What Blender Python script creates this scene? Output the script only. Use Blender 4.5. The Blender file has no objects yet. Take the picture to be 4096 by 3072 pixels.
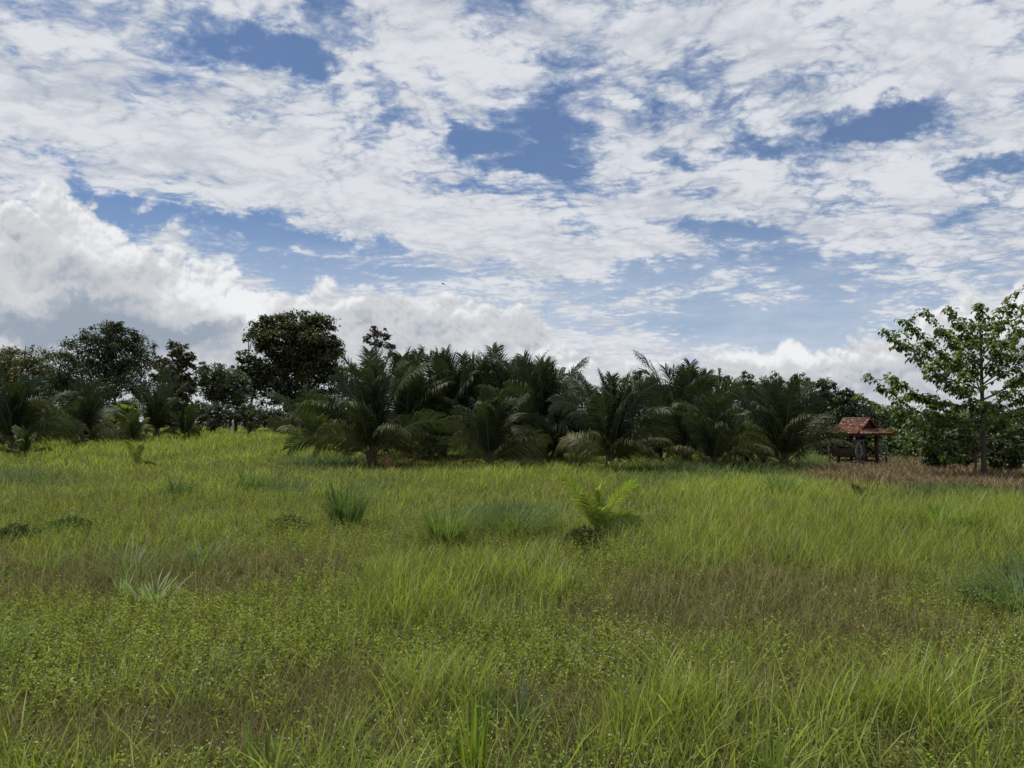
import bpy, math, random
import numpy as np
from mathutils import Vector, Matrix

# ------------------------------------------------------------------ camera, sky, sun, exposure
S = bpy.context.scene
COL = S.collection
F = 2844.0                      # focal length in photograph pixels (4096 wide)
HOR = 1690.0                    # row of the horizon
PITCH = math.atan((HOR - 1536.0) / F)
CAMZ = 2.3
cam_d = bpy.data.cameras.new('camera')
cam_d.sensor_width = 36.0
cam_d.lens = 36.0 * F / 4096.0
cam_d.clip_start = 0.05
cam_d.clip_end = 8000
cam = bpy.data.objects.new('camera', cam_d)
COL.objects.link(cam)
cam.location = (0, 0, CAMZ)
cam.rotation_euler = (math.pi / 2 + PITCH, 0, 0)
S.camera = cam

SUN_EL, SUN_AZ = math.radians(66), math.radians(-50)     # azimuth measured from +Y towards +X
S.view_settings.view_transform = 'Standard'
S.view_settings.look = 'None'
S.view_settings.gamma = 1.0
S.view_settings.exposure = 0.25
S.view_settings.use_curve_mapping = False

sun_d = bpy.data.lights.new('sun', 'SUN')
sun_d.energy = 4.2
sun_d.angle = math.radians(8)
sun_d.color = (1.0, 0.955, 0.88)
sun = bpy.data.objects.new('sun', sun_d)
COL.objects.link(sun)
sd = Vector((math.cos(SUN_EL) * math.sin(SUN_AZ), math.cos(SUN_EL) * math.cos(SUN_AZ), math.sin(SUN_EL)))
sun.rotation_euler = sd.to_track_quat('Z', 'Y').to_euler()
sun.location = sd * 100

world = bpy.data.worlds.new('World')
S.world = world
world.use_nodes = True
NT = world.node_tree
NT.nodes.clear()


class NB:
    """small helper that writes node graphs"""
    def __init__(self, nt):
        self.nt = nt

    def n(self, kind, **kw):
        o = self.nt.nodes.new(kind)
        for k, v in kw.items():
            setattr(o, k, v)
        return o

    def put(self, sock, v):
        if isinstance(v, bpy.types.NodeSocket):
            self.nt.links.new(v, sock)
        else:
            sock.default_value = v

    def m(self, op, a, b=None, c=None, clamp=False):
        o = self.n('ShaderNodeMath', operation=op, use_clamp=clamp)
        self.put(o.inputs[0], a)
        if b is not None:
            self.put(o.inputs[1], b)
        if c is not None:
            self.put(o.inputs[2], c)
        return o.outputs[0]

    def vm(self, op, a, b=None, s=None):
        o = self.n('ShaderNodeVectorMath', operation=op)
        self.put(o.inputs[0], a)
        if b is not None:
            self.put(o.inputs[1], b)
        if s is not None:
            self.put(o.inputs['Scale'], s)
        return o.outputs['Value'] if op in ('LENGTH', 'DOT_PRODUCT') else o.outputs[0]

    def xyz(self, x, y, z):
        o = self.n('ShaderNodeCombineXYZ')
        for s, v in zip(o.inputs, (x, y, z)):
            self.put(s, v)
        return o.outputs[0]

    def sep(self, v):
        o = self.n('ShaderNodeSeparateXYZ')
        self.put(o.inputs[0], v)
        return o.outputs

    def ss(self, x, lo, hi, a=0.0, b=1.0):
        o = self.n('ShaderNodeMapRange', interpolation_type='SMOOTHSTEP')
        for s, v in zip(o.inputs[:5], (x, lo, hi, a, b)):
            self.put(s, v)
        return o.outputs[0]

    def lin(self, x, lo, hi, a=0.0, b=1.0):
        o = self.n('ShaderNodeMapRange', interpolation_type='LINEAR', clamp=True)
        for s, v in zip(o.inputs[:5], (x, lo, hi, a, b)):
            self.put(s, v)
        return o.outputs[0]

    def noise(self, v, scale, detail=6.0, rough=0.55, lac=2.0, dist=0.0, color=False):
        o = self.n('ShaderNodeTexNoise', noise_dimensions='2D')
        self.put(o.inputs['Vector'], v)
        self.put(o.inputs['Scale'], scale)
        self.put(o.inputs['Detail'], detail)
        self.put(o.inputs['Roughness'], rough)
        self.put(o.inputs['Lacunarity'], lac)
        self.put(o.inputs['Distortion'], dist)
        return o.outputs['Color'] if color else o.outputs['Fac']

    def billow(self, v, scale, octaves=5, gain=0.5):
        """rounded heaps with creases between them, about 0 to 1"""
        r, amp, tot = 0.0, 1.0, 0.0
        for i in range(octaves):
            q = self.vm('ADD', v, (1.7 * i, 3.1 * i, 0.0))
            k = self.m('ABSOLUTE', self.m('SUBTRACT', self.noise(q, scale * 2.05 ** i, 0.0), 0.5))
            r = self.m('MULTIPLY_ADD', k, 4.0 * amp, r)
            tot += amp
            amp *= gain
        return self.m('DIVIDE', r, tot)

    def mix(self, f, a, b):
        o = self.n('ShaderNodeMix', data_type='RGBA', clamp_factor=True)
        self.put(o.inputs[0], f)
        for s, v in ((o.inputs[6], a), (o.inputs[7], b)):
            if isinstance(v, tuple) and len(v) == 3:
                v = v + (1.0,)
            self.put(s, v)
        return o.outputs[2]

    def blob(self, uv, px, py, rx, ry, deg=0.0):
        """1 in the middle of an ellipse of sky directions, 0 outside it"""
        o = self.n('ShaderNodeMapping', vector_type='TEXTURE')
        self.put(o.inputs['Vector'], uv)
        o.inputs['Location'].default_value = ((px - 2048) / F, (1536 - py) / F, 0)
        o.inputs['Rotation'].default_value = (0, 0, math.radians(-deg))
        o.inputs['Scale'].default_value = (rx / F, ry / F, 1)
        return self.ss(self.vm('LENGTH', o.outputs[0]), 0.15, 1.3, 1.0, 0.0)

    def curve(self, x, pts):
        o = self.n('ShaderNodeFloatCurve')
        c = o.mapping.curves[0]
        while len(c.points) < len(pts):
            c.points.new(0.5, 0.5)
        for p, (a, b) in zip(c.points, sorted(pts)):
            p.location = (a, b)
            p.handle_type = 'VECTOR'
        o.mapping.update()
        self.put(o.inputs['Value'], x)
        return o.outputs[0]


def build_sky():
    b = NB(NT)
    tc = b.n('ShaderNodeTexCoord')
    D = tc.outputs['Generated']
    x, y, z = b.sep(D)
    cp, sp = math.cos(PITCH), math.sin(PITCH)
    yc = b.m('MAXIMUM', b.m('MULTIPLY_ADD', z, sp, b.m('MULTIPLY', y, cp)), 0.12)
    zc = b.m('MULTIPLY_ADD', z, cp, b.m('MULTIPLY', y, -sp))
    u = b.m('DIVIDE', x, yc)
    w = b.m('DIVIDE', zc, yc)
    uv0 = b.xyz(u, w, 0.0)
    # clear sky
    sky = b.n('ShaderNodeTexSky', sky_type='NISHITA', sun_disc=False)
    sky.sun_elevation = SUN_EL
    sky.sun_rotation = SUN_AZ
    sky.altitude = 0
    sky.air_density = 1.0
    sky.dust_density = 0.0
    sky.ozone_density = 6.0
    K = 0.062                                                # world strength
    # ---- high broken sheet of cloud, laid out on a plane overhead
    zz = b.m('ADD', b.m('MAXIMUM', z, 0.0), 0.16)
    P = b.xyz(b.m('DIVIDE', x, zz), b.m('DIVIDE', y, zz), 0.0)
    warp = b.vm('SCALE', b.vm('SUBTRACT', b.noise(P, 1.3, 4, 0.6, color=True), (0.5, 0.5, 0.5)), s=0.16)
    Pw = b.vm('ADD', P, warp)
    st = b.n('ShaderNodeMapping', vector_type='POINT')            # the rolls of the sheet run from near left to far right
    b.put(st.inputs['Vector'], Pw)
    st.inputs['Rotation'].default_value = (0, 0, math.radians(-40))
    st.inputs['Scale'].default_value = (0.86, 1.10, 1)
    Pw = st.outputs[0]
    wuv = b.vm('SCALE', b.vm('SUBTRACT', b.noise(uv0, 6.0, 7, 0.62, color=True), (0.5, 0.5, 0.5)), s=0.20)
    uv = b.vm('ADD', uv0, b.vm('MULTIPLY', wuv, (1.0, 0.6, 0.0)))
    gaps = [
        (1080, 240, 230, 75, 25, .8), (960, 120, 380, 90, 30, .33), (1300, 30, 180, 90, -10, .6),
        (1480, 370, 260, 70, 40, .75), (2000, 560, 330, 120, 25, 1.05), (2180, 500, 200, 110, 0, .6), (1800, 470, 160, 60, 30, .5),
        (2120, 380, 120, 70, 0, .5), (2150, 690, 260, 60, 5, .55), (2050, 770, 330, 38, 8, .6), (2520, 690, 160, 50, 10, .5),
        (2700, 600, 160, 40, 20, .4), (3020, 570, 160, 70, 0, .75), (3430, 480, 420, 90, -6, 1.0), (3700, 380, 260, 60, -30, .55),
        (2560, 420, 260, 45, 25, .35), (3950, 640, 280, 50, -10, .55), (3550, 760, 250, 40, 0, .45), (2250, 160, 140, 200, 10, .3),
        (430, 810, 210, 75, 35, 1.0), (620, 900, 300, 45, 20, .6), (930, 900, 260, 70, 5, .85), (1180, 960, 380, 48, 12, .75),
        (1050, 1060, 330, 80, 12, .75), (1500, 1130, 430, 75, 4, .8), (1300, 1010, 260, 45, 8, .6), (840, 700, 120, 25, 5, .35),
        (3000, 960, 380, 55, 3, .9), (2480, 1120, 480, 60, 0, .75), (3250, 1140, 500, 55, 0, .65), (3900, 830, 240, 35, -12, .5),
        (3200, 1080, 500, 40, 0, .5), (2900, 1320, 380, 90, 0, .95), (3350, 1300, 260, 90, 0, .95), (3050, 1240, 500, 70, 0, .6),
        (2250, 1280, 300, 60, 0, .4), (3700, 1200, 200, 60, 0, .6), (2400, 60, 160, 80, 0, .25), (1750, 300, 150, 80, 30, .35),
    ]
    gaps = [g[:5] + (g[5] * 0.96,) for g in gaps]
    cov = 0.0
    for (gx, gy, rx, ry, dg, s) in gaps:
        cov = b.m('MULTIPLY_ADD', b.blob(uv, gx, gy, rx, ry, dg), s, cov)
    solid = [(450, 520, 800, 230, 12, .45), (1350, 800, 800, 130, 15, .45), (2750, 90, 700, 170, 0, .30), (1900, 950, 500, 110, 8, .5), (2700, 840, 500, 90, 0, .5),
             (3700, 950, 600, 90, 0, .3), (2350, 1000, 400, 80, 0, .5), (1700, 130, 260, 140, 15, .4), (3500, 150, 700, 110, 0, .3), (2250, 1400, 600, 120, 0, .4),
             (2600, 560, 220, 60, 10, .2), (2950, 700, 260, 60, 0, .3)]
    for (gx, gy, rx, ry, dg, s) in solid:
        cov = b.m('MULTIPLY_ADD', b.blob(uv, gx, gy, rx, ry, dg), -s, cov)
    n1 = b.noise(Pw, 2.4, 4, 0.5)
    n2 = b.noise(Pw, 6.5, 8, 0.62)
    n3 = b.billow(Pw, 13.0, 4, 0.6)
    nn = b.m('MULTIPLY_ADD', n3, 0.20, b.m('MULTIPLY_ADD', n2, 0.80, b.m('MULTIPLY', n1, 0.55)))
    body = b.m('SUBTRACT', b.m('ADD', b.m('MULTIPLY_ADD', nn, 2.8, -2.09), 0.46), cov)
    aA = b.ss(body, -0.30, 0.80)
    # light and dark rolls within the sheet
    puff = b.noise(Pw, 4.0, 4, 0.5)
    puff2 = b.noise(b.vm('ADD', Pw, (0.03, 0.07, 0.0)), 4.0, 4, 0.5)
    lit = b.m('SUBTRACT', puff, puff2)
    shade = b.m('ADD', b.m('MULTIPLY', lit, 1.3), b.m('MULTIPLY_ADD', n3, 0.5, b.m('MULTIPLY_ADD', n1, 0.7, 0.0)))
    cA = b.mix(b.ss(shade, 0.2, 0.95), (0.45, 0.48, 0.535), (0.61, 0.63, 0.665))
    thin = b.ss(body, 0.0, 0.55)
    cA = b.mix(thin, (0.40, 0.46, 0.58), cA)
    # ---- cumulus banks near the horizon
    def fx(p):
        return (p + 400) / 4896.0

    def fy(p):
        return (1700 - p) / 1200.0
    U01 = b.m('MULTIPLY_ADD', u, F / 4896.0, (2048 + 400) / 4896.0)
    top_pts = [(-400, 760), (-100, 820), (0, 830), (60, 782), (150, 762), (250, 752), (330, 810), (440, 905), (560, 958), (700, 990), (830, 1020), (920, 1085),
               (1000, 1150), (1080, 1180), (1200, 1165), (1300, 1138), (1400, 1165), (1550, 1160), (1700, 1180), (1850, 1185), (2000, 1205), (2100, 1250),
               (2200, 1330), (2300, 1400), (2450, 1430), (2750, 1440), (2900, 1420), (2970, 1392), (3020, 1368), (3070, 1400), (3112, 1430), (3130, 1325), (3190, 1345),
               (3260, 1395), (3340, 1415), (3400, 1355), (3450, 1335), (3560, 1360), (3650, 1290), (3780, 1205), (3850, 1195), (3950, 1200), (4096, 1090), (4450, 1000)]
    top = b.curve(U01, [(fx(a), fy(c)) for a, c in top_pts])
    wn = b.m('MULTIPLY_ADD', w, F / 1200.0, (1700 - 1536) / 1200.0)
    uvs = b.vm('MULTIPLY', uv0, (1.0, 1.15, 1.0))
    bil = b.billow(uvs, 13.0, 5, 0.52)
    bil2 = b.billow(b.vm('ADD', uvs, (-0.003, 0.008, 0.0)), 13.0, 5, 0.52)
    fray = b.noise(uvs, 55.0, 7, 0.62)
    dep = b.m('SUBTRACT', top, wn)
    dep = b.m('ADD', dep, b.m('MULTIPLY_ADD', bil, 0.10, -0.045))
    dep = b.m('ADD', dep, b.m('MULTIPLY_ADD', fray, 0.08, -0.04))
    aB = b.ss(dep, -0.012, 0.042)
    lowfade = b.ss(wn, -0.05, 0.10)
    # brightness: white crowns, grey flat undersides in bands
    bands = b.noise(b.vm('MULTIPLY', b.vm('ADD', uv0, wuv), (3.0, 9.0, 1.0)), 1.6, 6, 0.55)
    litB = b.m('MULTIPLY', b.m('SUBTRACT', bil, bil2), 2.2)
    crown = b.ss(dep, 0.0, 0.22, 1.0, 0.0)
    br = b.m('ADD', b.m('MULTIPLY_ADD', bands, 1.15, -0.26), b.m('MULTIPLY', crown, 0.30))
    br = b.m('ADD', br, b.m('MULTIPLY', litB, b.m('MULTIPLY_ADD', crown, 0.35, 0.10)))
    for (gx, gy, rx, ry, dg, s) in [(860, 1200, 260, 130, 20, .42), (960, 1290, 120, 60, 10, .35), (300, 1060, 500, 60, 3, -.12), (150, 1290, 620, 130, 6, -.30),
                                    (520, 1350, 480, 80, 8, -.20), (1050, 1260, 130, 60, 20, -.12), (250, 880, 400, 130, 10, .22), (750, 1030, 250, 50, 15, .2),
                                    (1600, 1330, 600, 100, 0, -.10), (3020, 1400, 160, 70, 20, .3), (3200, 1380, 160, 80, 25, .35), (2800, 1500, 500, 60, 0, -.06),
                                    (3450, 1480, 300, 80, 0, -.08), (1900, 1440, 500, 70, 0, .12), (4000, 1250, 200, 90, 0, .2), (3225, 1365, 60, 45, 30, .25), (2990, 1395, 60, 40, 20, .2)]:
        br = b.m('MULTIPLY_ADD', b.blob(uv, gx, gy, rx, ry, dg), s, br)
    cB = b.mix(b.ss(br, -0.10, 0.45), (0.27, 0.315, 0.38), (0.52, 0.53, 0.55))
    cB = b.mix(b.ss(br, 0.40, 0.95), cB, (0.73, 0.74, 0.75))
    gl = 1.0 / K
    veil = b.m('MULTIPLY', b.ss(w, 0.0, 0.28, 0.85, 0.10), b.m('MULTIPLY_ADD', b.noise(P, 2.0, 5, 0.6), 1.2, 0.35))
    skyc = b.mix(veil, b.vm('MULTIPLY', sky.outputs[0], (0.90, 0.95, 1.03)), b.vm('SCALE', (0.47, 0.53, 0.62), s=gl))
    cAs = b.vm('SCALE', cA, s=gl)
    cBs = b.vm('SCALE', cB, s=gl)
    c = b.mix(aA, skyc, cAs)
    c = b.mix(b.m('MULTIPLY', aB, 0.97), c, cBs)
    bg = b.n('ShaderNodeBackground')
    b.put(bg.inputs['Color'], c)
    bg.inputs['Strength'].default_value = K
    out = b.n('ShaderNodeOutputWorld')
    NT.links.new(bg.outputs[0], out.inputs['Surface'])


build_sky()
world.cycles.sampling_method = 'MANUAL'
world.cycles.sample_map_resolution = 512
S.cycles.max_bounces = 8
S.cycles.diffuse_bounces = 3
S.cycles.glossy_bounces = 2
S.cycles.transmission_bounces = 4
S.cycles.transparent_max_bounces = 6
S.cycles.caustics_reflective = False
S.cycles.caustics_refractive = False

SKY_ONLY = False
# ------------------------------------------------------------------ helpers
rng = np.random.default_rng(7)
V3 = lambda a: np.asarray(a, dtype=float)
COSP, SINP = math.cos(PITCH), math.sin(PITCH)


def ray(px, py, d):
    """the point at depth d (metres in front) seen at photograph pixel (px, py)"""
    X, Y = (px - 2048.0) / F, (1536.0 - py) / F
    v = np.array([X, COSP - Y * SINP, SINP + Y * COSP])
    return np.array([0, 0, CAMZ]) + v * (d / v[1])


def proj(P):
    x, y, z = P[:, 0], P[:, 1], P[:, 2] - CAMZ
    yc = y * COSP + z * SINP
    zc = -y * SINP + z * COSP
    yc = np.maximum(yc, 0.05)
    return 2048 + F * x / yc, 1536 - F * zc / yc


_tab = np.random.default_rng(3).random((8, 256, 256))


def vnoise(x, y, k=0):
    x = np.asarray(x, float); y = np.asarray(y, float)
    xi = np.floor(x).astype(int); yi = np.floor(y).astype(int)
    fx = x - xi; fy = y - yi
    fx = fx * fx * (3 - 2 * fx); fy = fy * fy * (3 - 2 * fy)
    t = _tab[k % 8]
    a = t[xi % 256, yi % 256]; b = t[(xi + 1) % 256, yi % 256]
    c = t[xi % 256, (yi + 1) % 256]; d = t[(xi + 1) % 256, (yi + 1) % 256]
    return (a * (1 - fx) + b * fx) * (1 - fy) + (c * (1 - fx) + d * fx) * fy


def fbm(x, y, k=0, octv=4):
    r, a, s = 0, 1.0, 0
    for i in range(octv):
        r = r + a * vnoise(x * 2 ** i + 17.3 * i, y * 2 ** i + 5.1 * i, k + i)
        s += a; a *= 0.5
    return r / s


# terrain: heights known at a few spots, smoothly joined
_cp = [(0, 0, 0.0), (-4, 4, 0.0), (4, 4, 0.0), (0, 9, 0), (-8, 10, 0.0), (8, 10, -0.05), (0, 20, 0), (-15, 20, 0.1), (14, 20, -0.12), (-3, -20, 0.2), (30, 0, 0), (-30, 0, .1),
       (-25, 45, 0.55), (-32, 60, 1.0), (-20, 62, 1.05), (-18, 75, 1.3), (-40, 80, 1.4), (-11, 50, 0.5), (-7, 38, 0.1), (0, 38, -0.05), (5, 36, -0.1), (12, 36, -0.22),
       (20, 42, -0.55), (23, 34, -0.42), (30, 40, -0.6), (10, 60, 0.0), (25, 65, -0.5), (45, 65, -0.6), (0, 90, 0.8), (60, 90, 0), (-70, 90, 1.3), (0, 200, 0.5), (150, 150, 0), (-150, 150, .6)]
_cp = np.array(_cp, float)


def ground(x, y):
    x = np.asarray(x, float); y = np.asarray(y, float)
    num = np.zeros(np.broadcast(x, y).shape); den = np.zeros_like(num)
    for cx, cy, cz in _cp:
        wgt = 1.0 / ((x - cx) ** 2 + (y - cy) ** 2 + 30.0) ** 1.7
        num += wgt * cz; den += wgt
    z = num / den
    near = np.clip((np.hypot(x, y) - 2) / 8, 0, 1)
    return z + near * 0.16 * (fbm(x * 0.33, y * 0.33, 2, 3) - 0.5)


def gz(x, y):
    return float(ground(np.array([x]), np.array([y]))[0])


def stand(px, d):
    """ground point below photograph column px at depth d"""
    x = (px - 2048.0) / F * d / COSP * 1.0
    return np.array([x, d, gz(x, d)])


class MB:
    def __init__(self):
        self.v, self.q, self.t, self.c, self.n = [], [], [], [], 0

    def add(self, v, quads=None, tris=None, col=None):
        v = np.asarray(v, float).reshape(-1, 3)
        if quads is not None and len(quads):
            self.q.append(np.asarray(quads, int).reshape(-1, 4) + self.n)
        if tris is not None and len(tris):
            self.t.append(np.asarray(tris, int).reshape(-1, 3) + self.n)
        c = np.ones((len(v), 3)) * 0.5 if col is None else np.asarray(col, float)
        if c.ndim == 1:
            c = np.tile(c, (len(v), 1))
        self.v.append(v); self.c.append(c); self.n += len(v)

    def mesh(self, name, mat, origin=(0, 0, 0), smooth=False):
        v = np.concatenate(self.v) - np.asarray(origin, float)
        c = np.concatenate(self.c)
        q = np.concatenate(self.q) if self.q else np.zeros((0, 4), int)
        t = np.concatenate(self.t) if self.t else np.zeros((0, 3), int)
        me = bpy.data.meshes.new(name)
        me.vertices.add(len(v)); me.vertices.foreach_set('co', v.astype(np.float32).ravel())
        nl = q.size + t.size
        me.loops.add(nl)
        me.loops.foreach_set('vertex_index', np.concatenate([q.ravel(), t.ravel()]).astype(np.int32))
        me.polygons.add(len(q) + len(t))
        st = np.concatenate([np.arange(len(q)) * 4, q.size + np.arange(len(t)) * 3]).astype(np.int32)
        me.polygons.foreach_set('loop_start', st)
        me.update(calc_edges=True)
        a = me.color_attributes.new('Col', 'FLOAT_COLOR', 'POINT')
        a.data.foreach_set('color', np.concatenate([c, np.ones((len(c), 1))], 1).astype(np.float32).ravel())
        if smooth:
            me.polygons.foreach_set('use_smooth', np.ones(len(q) + len(t), bool))
        me.materials.append(mat)
        me.validate()
        return me

    def build(self, name, mat, parent=None, origin=None, smooth=False):
        if origin is None:
            origin = parent_origin(parent) if parent is not None else (0, 0, 0)
        o = bpy.data.objects.new(name, self.mesh(name, mat, origin, smooth))
        COL.objects.link(o)
        if parent is not None:
            o.parent = parent
        else:
            o.location = origin
        return o


def parent_origin(p):
    w = Vector((0, 0, 0))
    while p is not None:
        w += p.location
        p = p.parent
    return tuple(w)


def tag(o, label=None, cat=None, group=None, kind=None):
    for k, val in (('label', label), ('category', cat), ('group', group), ('kind', kind)):
        if val:
            o[k] = val
    return o


def empty(name, loc, label, cat, group=None):
    o = bpy.data.objects.new(name, None)
    o.empty_display_size = 0.3
    COL.objects.link(o)
    o.location = tuple(float(a) for a in loc)
    return tag(o, label, cat, group)


def tube(mb, pts, rad, col, n=6, cap=True):
    pts = np.asarray(pts, float); m = len(pts)
    rad = np.broadcast_to(np.asarray(rad, float), (m,))
    tg = np.gradient(pts, axis=0); tg /= np.linalg.norm(tg, axis=1, keepdims=True) + 1e-9
    ref = np.array([0.0, 0, 1]) if abs(tg[0][2]) < 0.9 else np.array([1.0, 0, 0])
    rings = []
    for i in range(m):
        a = np.cross(tg[i], ref); a /= np.linalg.norm(a) + 1e-9
        b2 = np.cross(a, tg[i])
        ref = b2
        an = np.arange(n) * 2 * math.pi / n
        rings.append(pts[i] + rad[i] * (np.cos(an)[:, None] * a + np.sin(an)[:, None] * b2))
    v = np.concatenate(rings)
    q = []
    for i in range(m - 1):
        for k in range(n):
            q.append((i * n + k, i * n + (k + 1) % n, (i + 1) * n + (k + 1) % n, (i + 1) * n + k))
    tr = []
    if cap:
        v = np.concatenate([v, pts[:1], pts[-1:]])
        for k in range(n):
            tr.append((m * n, (k + 1) % n, k)); tr.append((m * n + 1, (m - 1) * n + k, (m - 1) * n + (k + 1) % n))
    mb.add(v, q, tr, col)


def box(mb, c, s, col, R=None):
    """box with centre c, full size s, optional 3x3 rotation"""
    sx, sy, sz = np.asarray(s, float) / 2
    v = np.array([[i * sx, j * sy, k * sz] for i in (-1, 1) for j in (-1, 1) for k in (-1, 1)])
    if R is not None:
        v = v @ np.asarray(R).T
    v = v + np.asarray(c, float)
    mb.add(v, [(0, 1, 3, 2), (4, 6, 7, 5), (0, 4, 5, 1), (2, 3, 7, 6), (0, 2, 6, 4), (1, 5, 7, 3)], None, col)


def leaf_mat(name, transl=0.35, gloss=0.06, rough=0.4, var=0.35, nscale=3.0):
    m = bpy.data.materials.new(name)
    m.use_nodes = True
    nt = m.node_tree; nt.nodes.clear()
    b = NB(nt)
    at = b.n('ShaderNodeAttribute', attribute_name='Col')
    geo = b.n('ShaderNodeNewGeometry')
    nz = b.n('ShaderNodeTexNoise', noise_dimensions='3D')
    b.put(nz.inputs['Vector'], geo.outputs['Position'])
    nz.inputs['Scale'].default_value = nscale
    nz.inputs['Detail'].default_value = 2
    f = b.m('MULTIPLY_ADD', nz.outputs['Fac'], 2 * var, 1 - var)
    c = b.vm('SCALE', at.outputs['Color'], s=f)
    df = b.n('ShaderNodeBsdfDiffuse'); b.put(df.inputs['Color'], c)
    tr = b.n('ShaderNodeBsdfTranslucent'); b.put(tr.inputs['Color'], b.vm('MULTIPLY', c, (1.06, 1.14, 0.68)))
    mx = b.n('ShaderNodeMixShader'); mx.inputs[0].default_value = transl
    nt.links.new(df.outputs[0], mx.inputs[1]); nt.links.new(tr.outputs[0], mx.inputs[2])
    last = mx.outputs[0]
    if gloss > 0:
        gl = b.n('ShaderNodeBsdfGlossy'); gl.inputs['Roughness'].default_value = rough
        gl.inputs['Color'].default_value = (0.9, 0.95, 1, 1)
        m2 = b.n('ShaderNodeMixShader'); m2.inputs[0].default_value = gloss
        nt.links.new(last, m2.inputs[1]); nt.links.new(gl.outputs[0], m2.inputs[2])
        last = m2.outputs[0]
    out = b.n('ShaderNodeOutputMaterial')
    nt.links.new(last, out.inputs['Surface'])
    return m


def solid_mat(name, rough=0.8, var=0.4, nscale=6.0, spec=0.3, stretch=(1, 1, 1), bump=0.3):
    m = bpy.data.materials.new(name)
    m.use_nodes = True
    nt = m.node_tree; nt.nodes.clear()
    b = NB(nt)
    at = b.n('ShaderNodeAttribute', attribute_name='Col')
    tc = b.n('ShaderNodeTexCoord')
    nz = b.n('ShaderNodeTexNoise', noise_dimensions='3D')
    b.put(nz.inputs['Vector'], b.vm('MULTIPLY', tc.outputs['Object'], stretch))
    nz.inputs['Scale'].default_value = nscale
    nz.inputs['Detail'].default_value = 5
    f = b.m('MULTIPLY_ADD', nz.outputs['Fac'], 2 * var, 1 - var)
    p = b.n('ShaderNodeBsdfPrincipled')
    b.put(p.inputs['Base Color'], b.vm('SCALE', at.outputs['Color'], s=f))
    p.inputs['Roughness'].default_value = rough
    p.inputs['Specular IOR Level'].default_value = spec
    if bump:
        bp = b.n('ShaderNodeBump'); bp.inputs['Strength'].default_value = bump
        bp.inputs['Distance'].default_value = 0.02
        nt.links.new(nz.outputs['Fac'], bp.inputs['Height']); nt.links.new(bp.outputs[0], p.inputs['Normal'])
    out = b.n('ShaderNodeOutputMaterial')
    nt.links.new(p.outputs[0], out.inputs['Surface'])
    return m


M_GRASS = leaf_mat('grass_blade', 0.50, 0.012, 0.5, 0.30, 1.5)
M_WEED = leaf_mat('weed_leaf', 0.42, 0.0, 0.55, 0.30, 2.0)
M_DRY = leaf_mat('dry_blade', 0.25, 0.0, 0.5, 0.35, 2.0)
M_FLOWER = leaf_mat('flower_head', 0.3, 0.0, 0.5, 0.1, 2.0)
M_FROND = leaf_mat('palm_frond', 0.26, 0.014, 0.5, 0.30, 1.2)
M_LEAF = leaf_mat('tree_leaf', 0.28, 0.035, 0.45, 0.35, 1.1)
M_BIGLEAF = leaf_mat('broad_leaf', 0.44, 0.018, 0.4, 0.25, 2.0)
M_BARK = solid_mat('bark', 0.9, 0.5, 5.0, 0.2, (1, 1, 0.35), 0.6)
M_WOOD = solid_mat('weathered_wood', 0.85, 0.45, 14.0, 0.2, (1, 1, 0.3), 0.3)
M_TILE = solid_mat('clay_tile', 0.85, 0.45, 9.0, 0.2, (1, 1, 1), 0.3)
M_BIRD = solid_mat('bird_plumage', 0.7, 0.2, 20.0, 0.2, (1, 1, 1), 0.0)


def ground_mat():
    m = bpy.data.materials.new('soil')
    m.use_nodes = True
    nt = m.node_tree; nt.nodes.clear()
    b = NB(nt)
    geo = b.n('ShaderNodeNewGeometry')
    P = geo.outputs['Position']
    a = b.noise(P, 0.25, 5, 0.6); c = b.noise(P, 3.0, 8, 0.7); e = b.noise(P, 22.0, 5, 0.7)
    k = b.mix(b.ss(a, 0.35, 0.65), (0.050, 0.048, 0.022), (0.075, 0.062, 0.034))
    k = b.mix(b.ss(c, 0.35, 0.70), k, (0.060, 0.075, 0.022))
    k = b.mix(b.ss(e, 0.45, 0.75, 0, 0.6), k, (0.13, 0.105, 0.06))
    p = b.n('ShaderNodeBsdfPrincipled')
    b.put(p.inputs['Base Color'], k)
    p.inputs['Roughness'].default_value = 0.95
    p.inputs['Specular IOR Level'].default_value = 0.1
    bp = b.n('ShaderNodeBump'); bp.inputs['Strength'].default_value = 0.8; bp.inputs['Distance'].default_value = 0.05
    nt.links.new(e, bp.inputs['Height']); nt.links.new(bp.outputs[0], p.inputs['Normal'])
    out = b.n('ShaderNodeOutputMaterial')
    nt.links.new(p.outputs[0], out.inputs['Surface'])
    return m


def build_ground():
    s = np.linspace(-1, 1, 261)
    ax = 40 * np.sinh(s * 5.2) / np.sinh(5.2) * 75
    gx, gy = np.meshgrid(ax, ax + 20, indexing='ij')
    z = ground(gx, gy)
    r = np.hypot(gx, gy)
    z = np.where(r > 200, z * np.exp(-(r - 200) / 400), z)
    n = len(ax)
    idx = np.arange(n * n).reshape(n, n)
    q = np.stack([idx[:-1, :-1], idx[1:, :-1], idx[1:, 1:], idx[:-1, 1:]], -1).reshape(-1, 4)
    mb = MB(); mb.add(np.stack([gx, gy, z], -1).reshape(-1, 3), q, None, (0.07, 0.06, 0.03))
    o = mb.build('ground', ground_mat(), smooth=True)
    tag(o, kind='structure', label='gently rolling soil under the overgrown field', cat='ground')


build_ground()

# ------------------------------------------------------------------ grass and weeds of the field


def zone(px, py, lst, base):
    w = np.full(px.shape, float(base))
    for cx, cy, rx, ry, s in lst:
        w = np.maximum(w, s * np.exp(-(((px - cx) / rx) ** 2 + ((py - cy) / ry) ** 2) * 1.1))
    return w


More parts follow.
